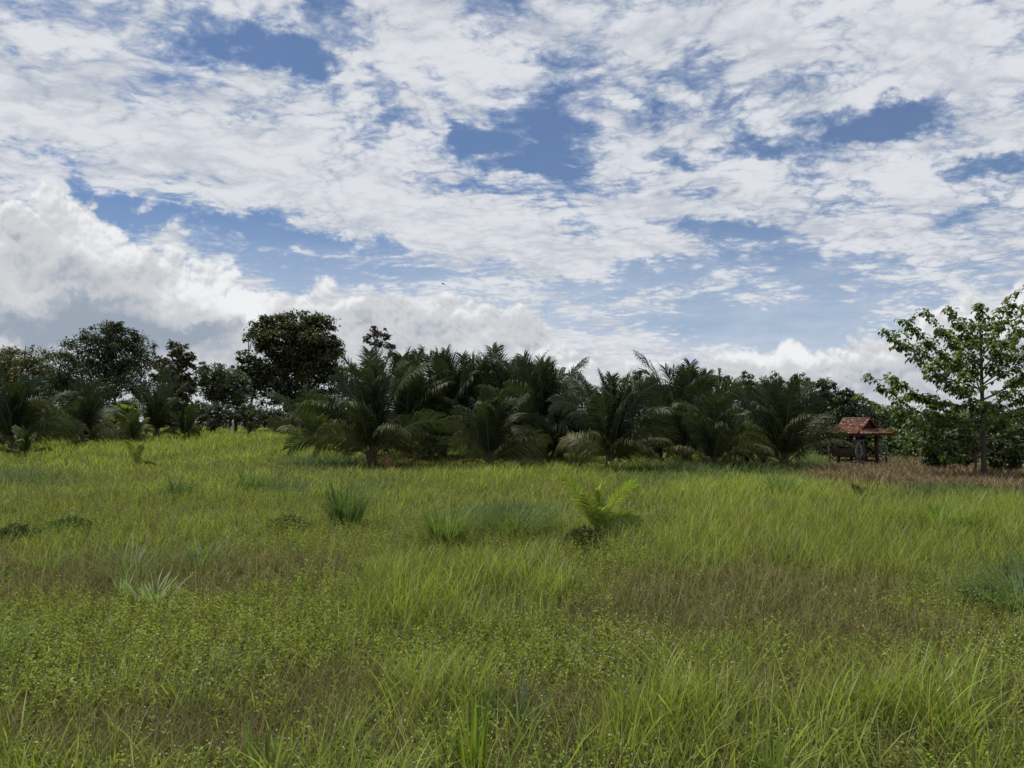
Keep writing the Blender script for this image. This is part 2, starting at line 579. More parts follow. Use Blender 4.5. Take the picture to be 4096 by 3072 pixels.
Z_TALL = [(3350, 2190, 800, 160, 1.8), (4000, 2150, 350, 190, 1.5), (1750, 2430, 520, 170, 1.2), (700, 1790, 1000, 60, 1), (2250, 1935, 700, 55, 1), (2950, 2010, 450, 60, 1),
          (1750, 2850, 500, 220, .55), (2800, 2960, 800, 140, .8), (3700, 2900, 600, 200, .75), (2500, 2720, 500, 140, .55), (1500, 1990, 500, 60, .5), (2100, 2300, 300, 120, .6)]
Z_WEED = [(600, 2620, 800, 160, 1.3), (150, 2650, 400, 200, 1), (1250, 2480, 350, 150, .8), (2650, 2120, 230, 110, 1.2), (1150, 2180, 500, 90, .9), (300, 2120, 380, 70, 1.0),
          (3850, 2430, 300, 130, 1), (2050, 2700, 900, 220, .7), (900, 2010, 600, 60, .8), (2450, 2250, 260, 70, .9), (1900, 2200, 300, 80, .7), (300, 2870, 400, 80, .6)]
Z_DRY = [(450, 2330, 650, 75, 1.2), (1050, 2290, 300, 90, .8), (2950, 2430, 560, 140, 1.25), (3500, 2540, 480, 120, .9), (650, 3000, 700, 90, 1.7), (2600, 2330, 250, 70, .7),
         (1350, 2830, 300, 110, .9), (2250, 2900, 350, 120, .8), (150, 2400, 250, 60, 1.0), (3300, 2780, 500, 90, .7), (3000, 2430, 600, 130, 1.5), (500, 2340, 650, 70, 1.5)]
Z_TAN = [(3830, 1902, 290, 36, 1.6), (3520, 1868, 110, 16, .9), (4000, 1940, 250, 30, 1.2)]
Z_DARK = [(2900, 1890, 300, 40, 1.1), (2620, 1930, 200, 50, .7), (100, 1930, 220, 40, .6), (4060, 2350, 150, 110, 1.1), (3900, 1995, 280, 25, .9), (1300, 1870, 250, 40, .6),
          (3250, 1870, 180, 40, .7), (2150, 1880, 200, 30, .7), (1150, 1960, 120, 30, .5), (2020, 2090, 250, 40, .6), (1480, 1980, 150, 40, .5)]

DMIN, DMAX = 2.6, 96.0
PX1 = 1.0 / 711.0            # one picture pixel at one metre


def scatter(n0, power=1.6, d0=6.0, dmax=DMAX):
    """field points, n0 per square metre near by, thinning with distance"""
    dd = np.linspace(DMIN, dmax, 4000)
    dens = n0 * np.minimum(1.0, (d0 / dd) ** power)
    wid = 2 * (0.78 * dd + 1.2)
    cdf = np.cumsum(dens * wid) * (dd[1] - dd[0])
    N = int(cdf[-1])
    d = np.interp(rng.random(N) * cdf[-1], cdf, dd)
    x = (rng.random(N) * 2 - 1) * (0.78 * d + 1.2)
    P = np.stack([x, d, ground(x, d)], 1)
    return P, d


def weights(P):
    px, py = proj(P)
    jx = (fbm(P[:, 0] * .5, P[:, 1] * .5, 1) - .5) * 220
    jy = (fbm(P[:, 0] * .5 + 40, P[:, 1] * .5, 3) - .5) * 70
    px = px + jx; py = py + jy
    n = fbm(P[:, 0] * 0.35, P[:, 1] * 0.22, 5)
    n2 = fbm(P[:, 0] * 0.9 + 9, P[:, 1] * 0.6, 4)
    t = zone(px, py, Z_TALL, .30) * (0.5 + n)
    w = zone(px, py, Z_WEED, .28) * (1.45 - n)
    r = zone(px, py, Z_DRY, .14) * (0.4 + 1.2 * n2)
    a = zone(px, py, Z_TAN, .0)
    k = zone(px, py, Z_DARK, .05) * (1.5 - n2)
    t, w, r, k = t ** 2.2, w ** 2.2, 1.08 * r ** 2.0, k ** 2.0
    s = t + w + r + a * 1.8 + k + 0.03
    return t / s, w / s, r / s, a * 1.8 / s, k / s, n, n2


def blades(mb, P, h, wd, col, lean=0.25, curve=0.5, ang=None, segs=(0, .38, .72, 1.0), flop=1.0):
    N = len(P)
    az = rng.random(N) * 2 * math.pi if ang is None else ang
    dx, dy = np.cos(az), np.sin(az)
    ln = np.abs(rng.normal(0, lean, N)); cv = np.abs(rng.normal(curve, curve * 0.5, N))
    sx, sy = -dy, dx
    wprof = (0.8, 1.0, 0.72, 0.0)
    vs = []
    for t, wp in zip(segs, wprof):
        out = (ln * t + cv * t * t) * h
        up = h * (t - 0.32 * cv * flop * t ** 2.5)
        c = np.stack([P[:, 0] + dx * out, P[:, 1] + dy * out, P[:, 2] - 0.02 + up], 1)
        if wp > 0:
            o = np.stack([sx, sy, np.zeros(N)], 1) * (wd * wp / 2)[:, None]
            vs += [c - o, c + o]
        else:
            vs.append(c)
    v = np.stack(vs, 1)                               # N,7,3
    b0 = np.arange(N)[:, None] * 7
    q = np.concatenate([b0 + np.array([[0, 1, 3, 2]]), b0 + np.array([[2, 3, 5, 4]])])
    t3 = b0 + np.array([[4, 5, 6]])
    mb.add(v.reshape(-1, 3), q, t3, np.repeat(col, 7, 0))


def jitter(base, N, amt=0.22, alt=None, frac=0.0):
    base = np.array(base)
    c = np.tile(base, (N, 1))
    if alt is not None:
        k = rng.random((N, 1)) * 1.0
        k = np.where(rng.random((N, 1)) < frac, k, k * 0.25)
        c = c * (1 - k) + np.array(alt) * k
    return c * (1 + rng.normal(0, amt, (N, 1))).clip(0.45, 1.7) * (1 + rng.normal(0, 0.06, (N, 3)))


def minw(w, d, k=0.55):
    return np.maximum(w, k * PX1 * d)


C_TALL = (0.212, 0.268, 0.038)
C_TALL2 = (0.27, 0.27, 0.085)
C_SHORT = (0.132, 0.160, 0.040)
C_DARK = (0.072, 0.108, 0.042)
C_DRY = (0.135, 0.105, 0.058)
C_TAN = (0.108, 0.078, 0.052)
C_STRAW = (0.30, 0.27, 0.12)


def build_grass():
    # understorey of short fine blades everywhere
    P, d = scatter(900)
    t, w, r, a, k, n, n2 = weights(P)
    keep = rng.random(len(P)) < (0.16 + 0.84 * (t + k + 0.5 * w)) * (1 - .8 * a)
    P, d, r1, w1 = P[keep], d[keep], r[keep], w[keep]
    N = len(P)
    h = (0.13 + 0.17 * rng.random(N)) * (1 + 0.25 * np.clip(d / 30, 0, 1))
    c = jitter(C_SHORT, N, .25, C_DRY, .25)
    mb = MB(); blades(mb, P, h, minw(0.0045 + 0.003 * rng.random(N), d), c, .45, .5)
    tag(mb.build('short_grass', M_GRASS), 'short fine green grass filling the whole field', 'grass', kind='stuff')
    # tall yellow-green grass
    P, d = scatter(1250)
    t, w, r, a, k, n, n2 = weights(P)
    cl = vnoise(P[:, 0] * 2.3, P[:, 1] * 2.3, 2)
    keep = rng.random(len(P)) < t * 1.3 * np.clip(2.2 * cl - .35, .12, 1.2)
    P, d, t, n = P[keep], d[keep], t[keep], n[keep]
    N = len(P)
    h = (0.20 + 0.50 * rng.random(N) ** 1.5) * (0.42 + 0.85 * t) * (0.75 + 0.5 * n)
    c = jitter(C_TALL, N, .22, C_TALL2, .35) * (0.72 + 0.5 * n)[:, None]
    mb = MB(); blades(mb, P, h, minw(0.004 + 0.010 * rng.random(N) ** 2, d, .5), c, .24, .42)
    tag(mb.build('tall_grass', M_GRASS), 'tall bright yellow-green grass standing in patches across the field', 'grass', kind='stuff')
    # darker bluish grass
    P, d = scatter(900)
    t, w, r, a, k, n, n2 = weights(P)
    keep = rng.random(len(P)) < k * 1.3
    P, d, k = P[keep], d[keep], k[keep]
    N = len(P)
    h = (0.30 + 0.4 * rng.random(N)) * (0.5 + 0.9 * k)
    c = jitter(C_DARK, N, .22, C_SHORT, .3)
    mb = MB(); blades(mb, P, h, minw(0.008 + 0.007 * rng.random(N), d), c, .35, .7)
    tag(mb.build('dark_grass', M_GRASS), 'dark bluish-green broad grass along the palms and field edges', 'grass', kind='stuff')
    # brown matted dry grass
    P, d = scatter(1400)
    t, w, r, a, k, n, n2 = weights(P)
    keep = rng.random(len(P)) < (r * 1.3 + 0.10) * (1 - 0.6 * a)
    P, d = P[keep], d[keep]
    N = len(P)
    h = 0.10 + 0.22 * rng.random(N)
    c = jitter(C_DRY, N, .28, C_SHORT, .45)
    mb = MB(); blades(mb, P, h, minw(0.0032 + 0.002 * rng.random(N), d, .5), c, .8, .5)
    tag(mb.build('dry_grass', M_DRY), 'brown matted dry grass in patches of the field', 'dry grass', kind='stuff')
    # reddish seeding grass by the pavilion and thin straw stems elsewhere
    P, d = scatter(900)
    t, w, r, a, k, n, n2 = weights(P)
    keep = rng.random(len(P)) < a * 2.2
    P, d = P[keep], d[keep]
    N = len(P)
    h = 0.35 + 0.35 * rng.random(N)
    c = jitter(C_TAN, N, .28, (0.34, 0.27, 0.17), .35)
    mb = MB(); blades(mb, P, h, minw(0.010 + 0.006 * rng.random(N), d, .6), c, .35, .6)
    tag(mb.build('reddish_grass', M_DRY), 'reddish-tan seeding grass around the pavilion and the right-hand tree', 'dry grass', kind='stuff')
    P, d = scatter(75)
    t, w, r, a, k, n, n2 = weights(P)
    keep = rng.random(len(P)) < (0.15 + 0.85 * r + 0.3 * t)
    P, d = P[keep], d[keep]
    N = len(P)
    h = 0.35 + 0.40 * rng.random(N)
    c = jitter(C_STRAW, N, .2)
    mb = MB(); blades(mb, P, h, minw(0.0022 + 0.0012 * rng.random(N), d, .32), c, .30, .08)
    tag(mb.build('straw_stems', M_DRY), 'thin straw-coloured flowering grass stems above the field', 'grass stems', kind='stuff')


def build_weeds():
    P, d = scatter(420, 1.5)
    t, w, r, a, k, n, n2 = weights(P)
    keep = rng.random(len(P)) < w * 1.5 + 0.06
    P, d, w, n = P[keep], d[keep], w[keep], n[keep]
    N = len(P)
    hgt = (0.12 + 0.22 * rng.random(N)) * (0.7 + 0.5 * w)
    az = rng.random(N) * 6.283
    lx, ly = rng.normal(0, .18, N), rng.normal(0, .18, N)
    base_c = jitter((0.175, 0.222, 0.042), N, .25, (0.26, 0.275, 0.065), .45)
    mb = MB()
    # stems
    blades(mb, P, hgt, minw(np.full(N, 0.004), d, .4), base_c * 0.8, .15, .15)
    L0 = np.maximum(0.028 + 0.034 * rng.random(N), 1.5 * PX1 * d)
    for j in range(9):
        tt = 0.22 + 0.78 * ((j + rng.random(N)) / 9)
        phi = az + j * 1.57 + rng.normal(0, .35, N)
        L = L0 * (1.25 - 0.6 * tt) * (0.8 + .4 * rng.random(N))
        wd = L * (0.34 + .15 * rng.random(N))
        cx = P[:, 0] + lx * hgt * tt; cy = P[:, 1] + ly * hgt * tt; cz = P[:, 2] + hgt * tt
        pit = rng.normal(0.35, .45, N)
        dx, dy, dz = np.cos(phi) * np.cos(pit), np.sin(phi) * np.cos(pit), np.sin(pit)
        sx, sy = -np.sin(phi), np.cos(phi)
        b0 = np.stack([cx, cy, cz], 1)
        dr = np.stack([dx, dy, dz], 1)
        sd_ = np.stack([sx, sy, rng.normal(0, .3, N)], 1)
        mid = b0 + dr * (L * .45)[:, None]
        v = np.stack([b0, mid - sd_ * (wd / 2)[:, None], b0 + dr * L[:, None] - np.array([0, 0, 1]) * (L * .2)[:, None], mid + sd_ * (wd / 2)[:, None]], 1)
        q = np.arange(N)[:, None] * 4 + np.array([[0, 1, 2, 3]])
        mb.add(v.reshape(-1, 3), q, None, np.repeat(base_c * (0.85 + .3 * rng.random((N, 1))), 4, 0))
    tag(mb.build('flowering_weeds', M_WEED), 'low leafy green weeds with small pale flowers covering the field', 'weeds', kind='stuff')
    # flower heads
    mb = MB()
    px, py = proj(P)
    for j in range(3):
        on = rng.random(N) < (0.22 if j == 0 else 0.08) * np.clip(9.0 / d, .25, 1) * np.clip(3.2 * vnoise(P[:, 0] * .9, P[:, 1] * .7, 6) * vnoise(P[:, 0] * 3.1, P[:, 1] * 3.1, 5) - .12, .05, 1.6)
        Q = P[on]; M = len(Q); dd = d[on]
        r0 = np.maximum(0.0042 + 0.0035 * rng.random(M), 0.27 * PX1 * dd)
        c0 = Q + np.stack([lx[on] * hgt[on] + rng.normal(0, .012, M), ly[on] * hgt[on] + rng.normal(0, .012, M), hgt[on] * (1.0 + .12 * rng.random(M)) + .012], 1)
        o = np.array([[1, 0, 0], [0, 1, 0], [-1, 0, 0], [0, -1, 0], [0, 0, .8], [0, 0, -.6]], float)
        v = c0[:, None, :] + o[None] * r0[:, None, None]
        b0 = np.arange(M)[:, None] * 6
        tr = np.concatenate([b0 + np.array([f]) for f in ((0, 1, 4), (1, 2, 4), (2, 3, 4), (3, 0, 4), (1, 0, 5), (2, 1, 5), (3, 2, 5), (0, 3, 5))])
        lil = rng.random((M, 1))
        cc = np.where(lil < .6, np.array([[0.72, 0.73, 0.70]]), np.array([[0.60, 0.585, 0.68]])) * (0.75 + .35 * rng.random((M, 1)))
        mb.add(v.reshape(-1, 3), None, tr, np.repeat(cc, 6, 0))
    tag(mb.build('small_flowers', M_FLOWER), 'tiny white and lilac flower heads on the weeds', 'flowers', kind='stuff')


build_grass()
build_weeds()


# ------------------------------------------------------------------ tussocks that stand out of the field
def tussock(px, by, ty, wpx, n, wd, col, label, lean=.35, curve=.8, alt=None, name='grass_tussock', group='tussocks standing out of the field', far=None):
    d = CAMZ * F / (by - HOR) if far is None else far
    for _ in range(6):
        g = stand(px, d)
        d = (CAMZ - g[2]) * F / (by - HOR) if far is None else far
    H = (by - ty) / F * d * 1.12
    R = wpx / F * d / 2
    n = int(n * 1.3)
    rr = R * 0.45 * np.sqrt(rng.random(n)); th = rng.random(n) * 6.283
    P = np.stack([g[0] + rr * np.cos(th), g[1] + rr * np.sin(th), np.zeros(n)], 1)
    P[:, 2] = ground(P[:, 0], P[:, 1])
    h = H * (0.62 + .5 * rng.random(n))
    mb = MB()
    az = th + rng.normal(0, .5, n)
    blades(mb, P, h, np.maximum(wd * (.7 + .6 * rng.random(n)), .5 * PX1 * d), jitter(col, n, .2, alt, .3), lean, curve * R / H * 0.8, az, flop=.9)
    o = mb.build(name, M_GRASS, origin=tuple(g))
    tag(o, label, 'grass clump', group)
    return o


BLU = (0.10, 0.150, 0.055)
PALE = (0.15, 0.20, 0.075)
BRI = (0.15, 0.21, 0.035)
tussock(1390, 2110, 1925, 230, 230, .013, (0.070, .112, .036), 'tall dark green tussock standing in the middle of the left half of the field', .28, .6)
tussock(1790, 2190, 2000, 260, 260, .012, (0.125, .17, .042), 'feathery mid-green tussock left of the dark arching one near the sapling', .3, .8)
tussock(2060, 2140, 1990, 380, 260, .012, (0.095, .140, .034), 'dark green tussock arching to the right just left of the small coconut sapling', .5, 1.0)
tussock(640, 2420, 2285, 170, 44, .026, (0.22, .275, .115), 'pale broad-bladed tussock in the brown patch, right one of a close pair', .35, .8)
tussock(515, 2395, 2285, 100, 24, .026, (0.21, .265, .115), 'pale broad-bladed tussock in the brown patch, left and smaller one of a close pair', .2, .4)
tussock(545, 2320, 2130, 330, 70, .010, (0.125, .17, .055), 'thin arching light green tussock behind the pair of pale broad-bladed clumps', .5, 1.1)
tussock(825, 2270, 2120, 260, 60, .012, (0.12, .17, .055), 'light green arching tussock at the right end of the brown patch', .5, 1.0)
tussock(200, 2290, 2190, 170, 40, .012, BRI, 'bright green small tussock at the left end of the brown patch', .4, .8)
tussock(4060, 2460, 2260, 420, 320, .012, (0.10, .155, .050), 'large bluish-green tussock cut by the right edge of the photo', .55, 1.1)
tussock(10, 2660, 2470, 260, 60, .012, (0.10, .165, .045), 'green tussock cut by the left edge of the photo', .5, .9)
tussock(1890, 3120, 2780, 260, 26, .020, (0.18, .25, .035), 'bright upright broad-bladed tussock at the bottom edge, centre', .12, .15)
tussock(1090, 3120, 2850, 300, 22, .018, (0.18, .245, .05), 'bright tussock with a bent blade at the bottom edge, left of centre', .3, .45)
tussock(2080, 2900, 2700, 300, 60, .010, (0.075, .115, .055), 'dull bluish-green tussock in the near grass at centre', .5, .6)
tussock(860, 2780, 2600, 260, 30, .010, (0.12, .165, .055), 'sparse arching tussock among the flowering weeds of the left foreground', .6, .9)
tussock(3760, 2110, 1990, 330, 260, .014, (0.135, .20, .035), 'tall bright green tussock at the top of the right-hand grass band', .4, .9)
tussock(1000, 1965, 1870, 200, 120, .016, (0.085, .14, .035), 'green tussock in the middle distance of the left field, right of the dark one', .35, .7)
tussock(730, 1985, 1900, 170, 100, .018, (0.055, .095, .035), 'dark green tussock in the middle distance of the left field', .35, .7)
tussock(3120, 1990, 1890, 220, 140, .016, (0.07, .125, .04), 'dark green tussock in front of the rightmost coconut palm', .35, .8)
tussock(2580, 1900, 1830, 160, 90, .02, (0.07, .12, .04), 'dark green tussock between two front coconut palms', .35, .8)
tussock(3060, 3150, 2900, 300, 40, .011, (0.155, .21, .04), 'upright yellow-green tussock at the bottom edge, right half', .12, .3)


def herb(px, by, ty, wpx, label, col, nleaf=900, L=.05, name='leafy_weed'):
    d = CAMZ * F / (by - HOR)
    for _ in range(6):
        g = stand(px, d); d = (CAMZ - g[2]) * F / (by - HOR)
    H = (by - ty) / F * d; R = wpx / F * d / 2
    n = nleaf
    u = rng.random(n) ** .6; th = rng.random(n) * 6.283; zz = rng.random(n)
    rr = R * u * np.sqrt(1 - .75 * zz ** 2)
    c = np.stack([g[0] + rr * np.cos(th), g[1] + rr * np.sin(th), g[2] + H * zz * (1 - .35 * u)], 1)
    mb = MB()
    leafcloud(mb, c, np.maximum(L, 1.8 * PX1 * d) * (.7 + .6 * rng.random(n)), jitter(col, n, .25), droop=.2, wid=.5)
    ns = 26
    sth = rng.random(ns) * 6.283; sr = R * .2 * rng.random(ns)
    SP = np.stack([g[0] + sr * np.cos(sth), g[1] + sr * np.sin(sth), np.full(ns, g[2])], 1)
    blades(mb, SP, np.full(ns, H * .95), np.full(ns, .012), jitter((.07, .085, .03), ns), .2, .8 * R / H, sth)
    o = mb.build(name, M_WEED, origin=tuple(g))
    tag(o, label, 'weed bush', 'leafy weed bushes in the field')


def leafcloud(mb, C, L, col, droop=.35, wid=.45, outward=None):
    """one pointed four-cornered leaf at each point of C"""
    n = len(C)
    phi = rng.random(n) * 6.283
    pit = rng.normal(-droop, .45, n)
    dr = np.stack([np.cos(phi) * np.cos(pit), np.sin(phi) * np.cos(pit), np.sin(pit)], 1)
    if outward is not None:
        dr = dr + outward; dr /= np.linalg.norm(dr, axis=1, keepdims=True)
    sdv = np.cross(dr, np.tile([0, 0, 1.0], (n, 1)) + rng.normal(0, .55, (n, 3)))
    sdv /= np.linalg.norm(sdv, axis=1, keepdims=True) + 1e-9
    W = (L * wid / 2)[:, None]
    L_ = L[:, None]
    dn = np.cross(sdv, dr)
    mid = C + dr * L_ * .45
    v = np.stack([C, mid - sdv * W, C + dr * L_ - dn * L_ * .12, mid + sdv * W], 1)
    b0 = np.arange(n)[:, None] * 4
    t = np.concatenate([b0 + np.array([[0, 1, 2]]), b0 + np.array([[0, 2, 3]])])
    mb.add(v.reshape(-1, 3), None, t, np.repeat(col, 4, 0))


herb(300, 2130, 2050, 220, 'dark green leafy weed bush at the left side of the middle field', (.05, .085, .03), 700, .07)
herb(90, 2170, 2080, 240, 'dark leafy weed bush close to the left edge of the middle field', (.055, .08, .034), 1000, .07)
herb(1170, 2130, 2040, 230, 'dull dark weed bush left of the tall dark tussock', (.06, .085, .04), 700, .06)
herb(3880, 2420, 2310, 260, 'leafy flowering weed bush in front of the bluish tussock on the right', (.115, .155, .045), 700, .05)
herb(2640, 2110, 2030, 260, 'pale flowering weed bush right of the coconut sapling', (.12, .155, .055), 800, .05)
herb(2335, 2205, 2085, 230, 'dark weedy clump with dead fronds at the foot of the coconut sapling', (.030, .036, .020), 1300, .045)
herb(60, 2330, 2260, 150, 'bright leafy weed in the brown patch at the left edge', (.14, .19, .05), 300, .06)


# ------------------------------------------------------------------ coconut palms
def frond_mesh(mb, base, az, el, L, bend, lf, nl, col, colr, roll=0.0, hang=0.55, vee=0.35, bare=.14, wmin=.034, fold=1.0):
    K = 15
    s = np.linspace(0, 1, K)
    ang = el - bend * s ** 2.4
    hd = np.array([math.cos(az), math.sin(az), 0])
    st = L / (K - 1)
    pts = [np.asarray(base, float)]
    sway = rng.normal(0, .18)
    for i in range(K - 1):
        a = (ang[i] + ang[i + 1]) / 2
        azz = az + sway * s[i]
        hd = np.array([math.cos(azz), math.sin(azz), 0])
        pts.append(pts[-1] + st * (hd * math.cos(a) + np.array([0, 0, math.sin(a)])))
    pts = np.array(pts)
    rad = 0.034 * (L / 4) * (1.0 - .85 * s) + .004
    tube(mb, pts, rad, colr, 4, False)
    tg = np.gradient(pts, axis=0); tg /= np.linalg.norm(tg, axis=1, keepdims=True)
    side0 = np.array([-math.sin(az), math.cos(az), 0])
    ts = np.linspace(bare, .995, nl)
    ti = ts * (K - 1)
    P = np.stack([np.interp(ti, np.arange(K), pts[:, k]) for k in range(3)], 1)
    T = np.stack([np.interp(ti, np.arange(K), tg[:, k]) for k in range(3)], 1)
    T /= np.linalg.norm(T, axis=1, keepdims=True)
    rl = roll * np.clip(ts * 3, 0, 1)
    nrm = np.cross(T, side0); nrm /= np.linalg.norm(nrm, axis=1, keepdims=True)
    nrm = np.where(nrm[:, 2:3] < -0.2, nrm, nrm)
    sd0 = np.cross(nrm, T)
    sdv = sd0 * np.cos(rl)[:, None] + nrm * np.sin(rl)[:, None]
    nv = np.cross(T, sdv) if False else (nrm * np.cos(rl)[:, None] - sd0 * np.sin(rl)[:, None])
    q = (ts - bare) / (1 - bare)
    prof = np.sin(np.clip(q * .72 + .14, 0, 1) * math.pi) ** .7 * .85 + .16
    prof *= np.where(q > .85, 1 - (q - .85) * 1.4, 1)
    for sgn in (-1, 1):
        n = nl
        ll = lf * prof * (.88 + .24 * rng.random(n))
        fwd = (.45 + .95 * q ** 1.5 + rng.normal(0, .07, n))[:, None]
        d0 = sgn * sdv + T * fwd + nv * (vee + rng.normal(0, .10, n))[:, None]
        d0 /= np.linalg.norm(d0, axis=1, keepdims=True)
        hg = hang * (0.6 + .8 * rng.random(n))[:, None]
        d1 = d0 * 1.0 + np.array([0, 0, -1]) * hg * .7; d1 /= np.linalg.norm(d1, axis=1, keepdims=True)
        d2 = d0 * 0.7 + np.array([0, 0, -1]) * hg * 1.8; d2 /= np.linalg.norm(d2, axis=1, keepdims=True)
        p0 = P; p1 = p0 + d0 * (ll * .35)[:, None]; p2 = p1 + d1 * (ll * .35)[:, None]; p3 = p2 + d2 * (ll * .30)[:, None]
        wv = np.cross(d0, nv + rng.normal(0, .25, (n, 3))); wv /= np.linalg.norm(wv, axis=1, keepdims=True)
        w0 = wmin * (.8 + .4 * rng.random(n))[:, None] / 2
        v = np.stack([p0 - wv * w0 * .6, p0 + wv * w0 * .6, p1 - wv * w0, p1 + wv * w0, p2 - wv * w0 * .8, p2 + wv * w0 * .8, p3], 1)
        b0 = np.arange(n)[:, None] * 7
        qd = np.concatenate([b0 + np.array([[0, 1, 3, 2]]), b0 + np.array([[2, 3, 5, 4]])])
        t3 = b0 + np.array([[4, 5, 6]])
        cc = np.array(col) * (1 + rng.normal(0, .16, (n, 1))).clip(.5, 1.6) * (1 + rng.normal(0, .05, (n, 3)))
        mb.add(v.reshape(-1, 3), qd, t3, np.repeat(cc, 7, 0))


def coconut(px, d, ty, label, group, n=18, seed=0, tint=1.0, dead=1, spread=1.0, by=None, name='coconut_palm', cat='palm', extra=(), young=False, light=0.0, zoff=0.0):
    global rng
    keep_rng = rng
    rng = np.random.default_rng(1000 + seed)
    g = stand(px, d)
    top = ray(px, ty, d)[2]
    H = max(top - g[2], .4)
    root = empty(name, g, label, cat, group)
    L = H * (.89 if not young else 1.05)
    sc = H / 5.0
    # stub of a trunk wrapped in leaf bases
    mb = MB()
    tb = .20 * sc + .02
    hh = np.array([-.1, .12, .35, .6, .85]) * H * .16
    tube(mb, np.stack([np.full(5, g[0]), np.full(5, g[1]), g[2] + hh], 1), np.array([1.25, 1.2, 1.0, .8, .45]) * tb, (.10, .085, .055), 8)
    for i in range(9):
        a = i * 2.4
        p0 = g + np.array([math.cos(a) * tb * .8, math.sin(a) * tb * .8, 0.02 * H])
        p1 = p0 + np.array([math.cos(a) * tb * .3, math.sin(a) * tb * .3, .12 * H])
        tube(mb, [p0, (p0 + p1) / 2 + np.array([0, 0, .02]), p1], [.3 * tb, .25 * tb, .12 * tb], (.12, .095, .055), 5)
    mb.build('trunk', M_BARK, root)
    cen = g + np.array([0, 0, H * .09])
    a0 = rng.random() * 6.283
    for i in range(n):
        q = i / (n - 1)
        az = a0 + i * 2.39996 + rng.normal(0, .15)
        old_one = q > .84
        el = math.radians((88 - 32 * q ** 1.2 if not old_one else 34) + rng.normal(0, 4))
        ln = L * (0.93 + .10 * math.sin(q * 3.1)) * (1 + rng.normal(-.02, .10)) * (1 - .12 * max(0, q - .7) / .3)
        if i == 0:
            ln *= .8
        bend = math.radians((10 + 92 * q ** 1.2 * spread if not old_one else 68) + rng.normal(0, 10))
        base = cen + np.array([math.cos(az), math.sin(az), 0]) * tb * .6 * q + np.array([0, 0, (1 - q) * H * .06])
        old = max(0, q - .55) / .45
        col = np.array((.034, .048, .025)) * (1 - old) + np.array((.088, .090, .034)) * old
        if q < .12:
            col = np.array((.05, .075, .022))
        col = (col * (1 - light) + np.array((.19, .235, .045)) * light) * tint
        colr = np.array((.15, .155, .075)) * (1 - light * .3) + np.array((.2, .22, .06)) * light * .6
        mb = MB()
        nl = int(56 + 26 * min(1.2, sc)) if not young else 46
        frond_mesh(mb, base, az, el, ln, bend, (0.205 + .03 * rng.random()) * H * (1.1 if young else 1), nl, col, colr * tint, roll=rng.normal(0, .9), hang=(.20 + .55 * q) * (.5 if young else 1), vee=.28 - .2 * q,
                   bare=.10 + .05 * q, wmin=max(.043 * sc ** .6, .60 * PX1 * d) * (1.3 if young else 1))
        mb.build('frond', M_FROND, root)
    for i in range(dead):
        az = a0 + 1.3 + i * 2.2
        mb = MB()
        frond_mesh(mb, cen - np.array([0, 0, .04 * H]), az, math.radians(18), L * .7, math.radians(70), .10 * H, 34, np.array((.13, .080, .045)), (.16, .12, .07), roll=.3, hang=.9, vee=0, wmin=max(.03 * sc, .5 * PX1 * d))
        o = mb.build('dead_frond', M_DRY, root)
        tag(o, 'withered brown frond hanging to the grass')
    for (az, el, ln, bend, roll, ltint) in extra:
        mb = MB()
        frond_mesh(mb, cen, math.radians(az), math.radians(el), ln * H, math.radians(bend),   .21 * H * (1.1 if young else 1), 80 if not young else 46, (np.array((.05, .066, .029)) if not young else np.array((.067, .084, .014))) * ltint * tint, (.16, .165, .08) if not young else (.26, .28, .08), roll=roll, hang=.45 if not young else .12, vee=.25 if not young else .12, wmin=max(.043 * sc ** .6, .60 * PX1 * d) * (1.3 if young else 1))
        mb.build('frond', M_FROND, root)
    rng = keep_rng
    return root


GF, GB, GL = 'coconut palms in the front row', 'coconut palms crowded behind the front row', 'coconut palms on the left side of the field'
coconut(1490, 36, 1440, 'big coconut palm with a tall erect frond, leftmost of the front row', GF, 23, 1, dead=2, extra=[(180, 62, .95, 105, .9, 1), (200, 30, .8, 80, .9, 1.3), (10, 45, .85, 80, -.9, 1.2), (-70, 84, .80, 12, 0, 1)])
coconut(1960, 36, 1560, 'low coconut palm whose front frond bends over to the right, second of the front row', GF, 21, 2, dead=2, extra=[(-80, 80, .9, 60, .3, 1), (170, 28, 1.0, 70, .9, 1.5), (15, 40, .9, 80, -.9, 1.4)])
coconut(2440, 35, 1480, 'upright coconut palm with yellowish sapling at its foot, third of the front row', GF, 21, 3, dead=2, extra=[(-85, 86, .84, 10, 0, 1), (-20, 55, .8, 120, -.9, 1.1)])
coconut(2850, 36, 1590, 'coconut palm with one tall straight frond, fourth of the front row', GF, 20, 4, dead=2, extra=[(-88, 87, .86, 25, 0, 1), (10, 55, .9, 95, -.9, 1.1)])
coconut(3130, 38, 1545, 'wide coconut palm beside the pavilion, rightmost of the front row', GF, 20, 5, dead=2, extra=[(0, 50, .84, 90, -.9, 1.1), (180, 50, .95, 100, .9, 1.2)])
coconut(2745, 41, 1450, 'tall coconut palm rising above its neighbours behind the fourth front palm', GB, 18, 6, dead=0, spread=.8, extra=[(-90, 86, .9, 18, 0, 1), (200, 68, .85, 50, .8, 1)])
coconut(3040, 42, 1560, 'coconut palm half hidden behind the rightmost front palm', GB, 16, 7, dead=0, extra=[(-90, 84, .9, 15, 0, 1)])
coconut(1630, 42, 1425, 'coconut palm just right of and behind the leftmost front palm', GB, 19, 8, dead=0, spread=.75, extra=[(-85, 84, .84, 25, .1, 1), (-40, 75, .8, 60, .3, 1)])
coconut(1770, 44, 1425, 'coconut palm in the tall crowded cluster, second from its left end', GB, 19, 9, dead=0, spread=.7, extra=[(-95, 82, .85, 20, -.1, 1), (200, 76, .8, 50, .5, .9)])
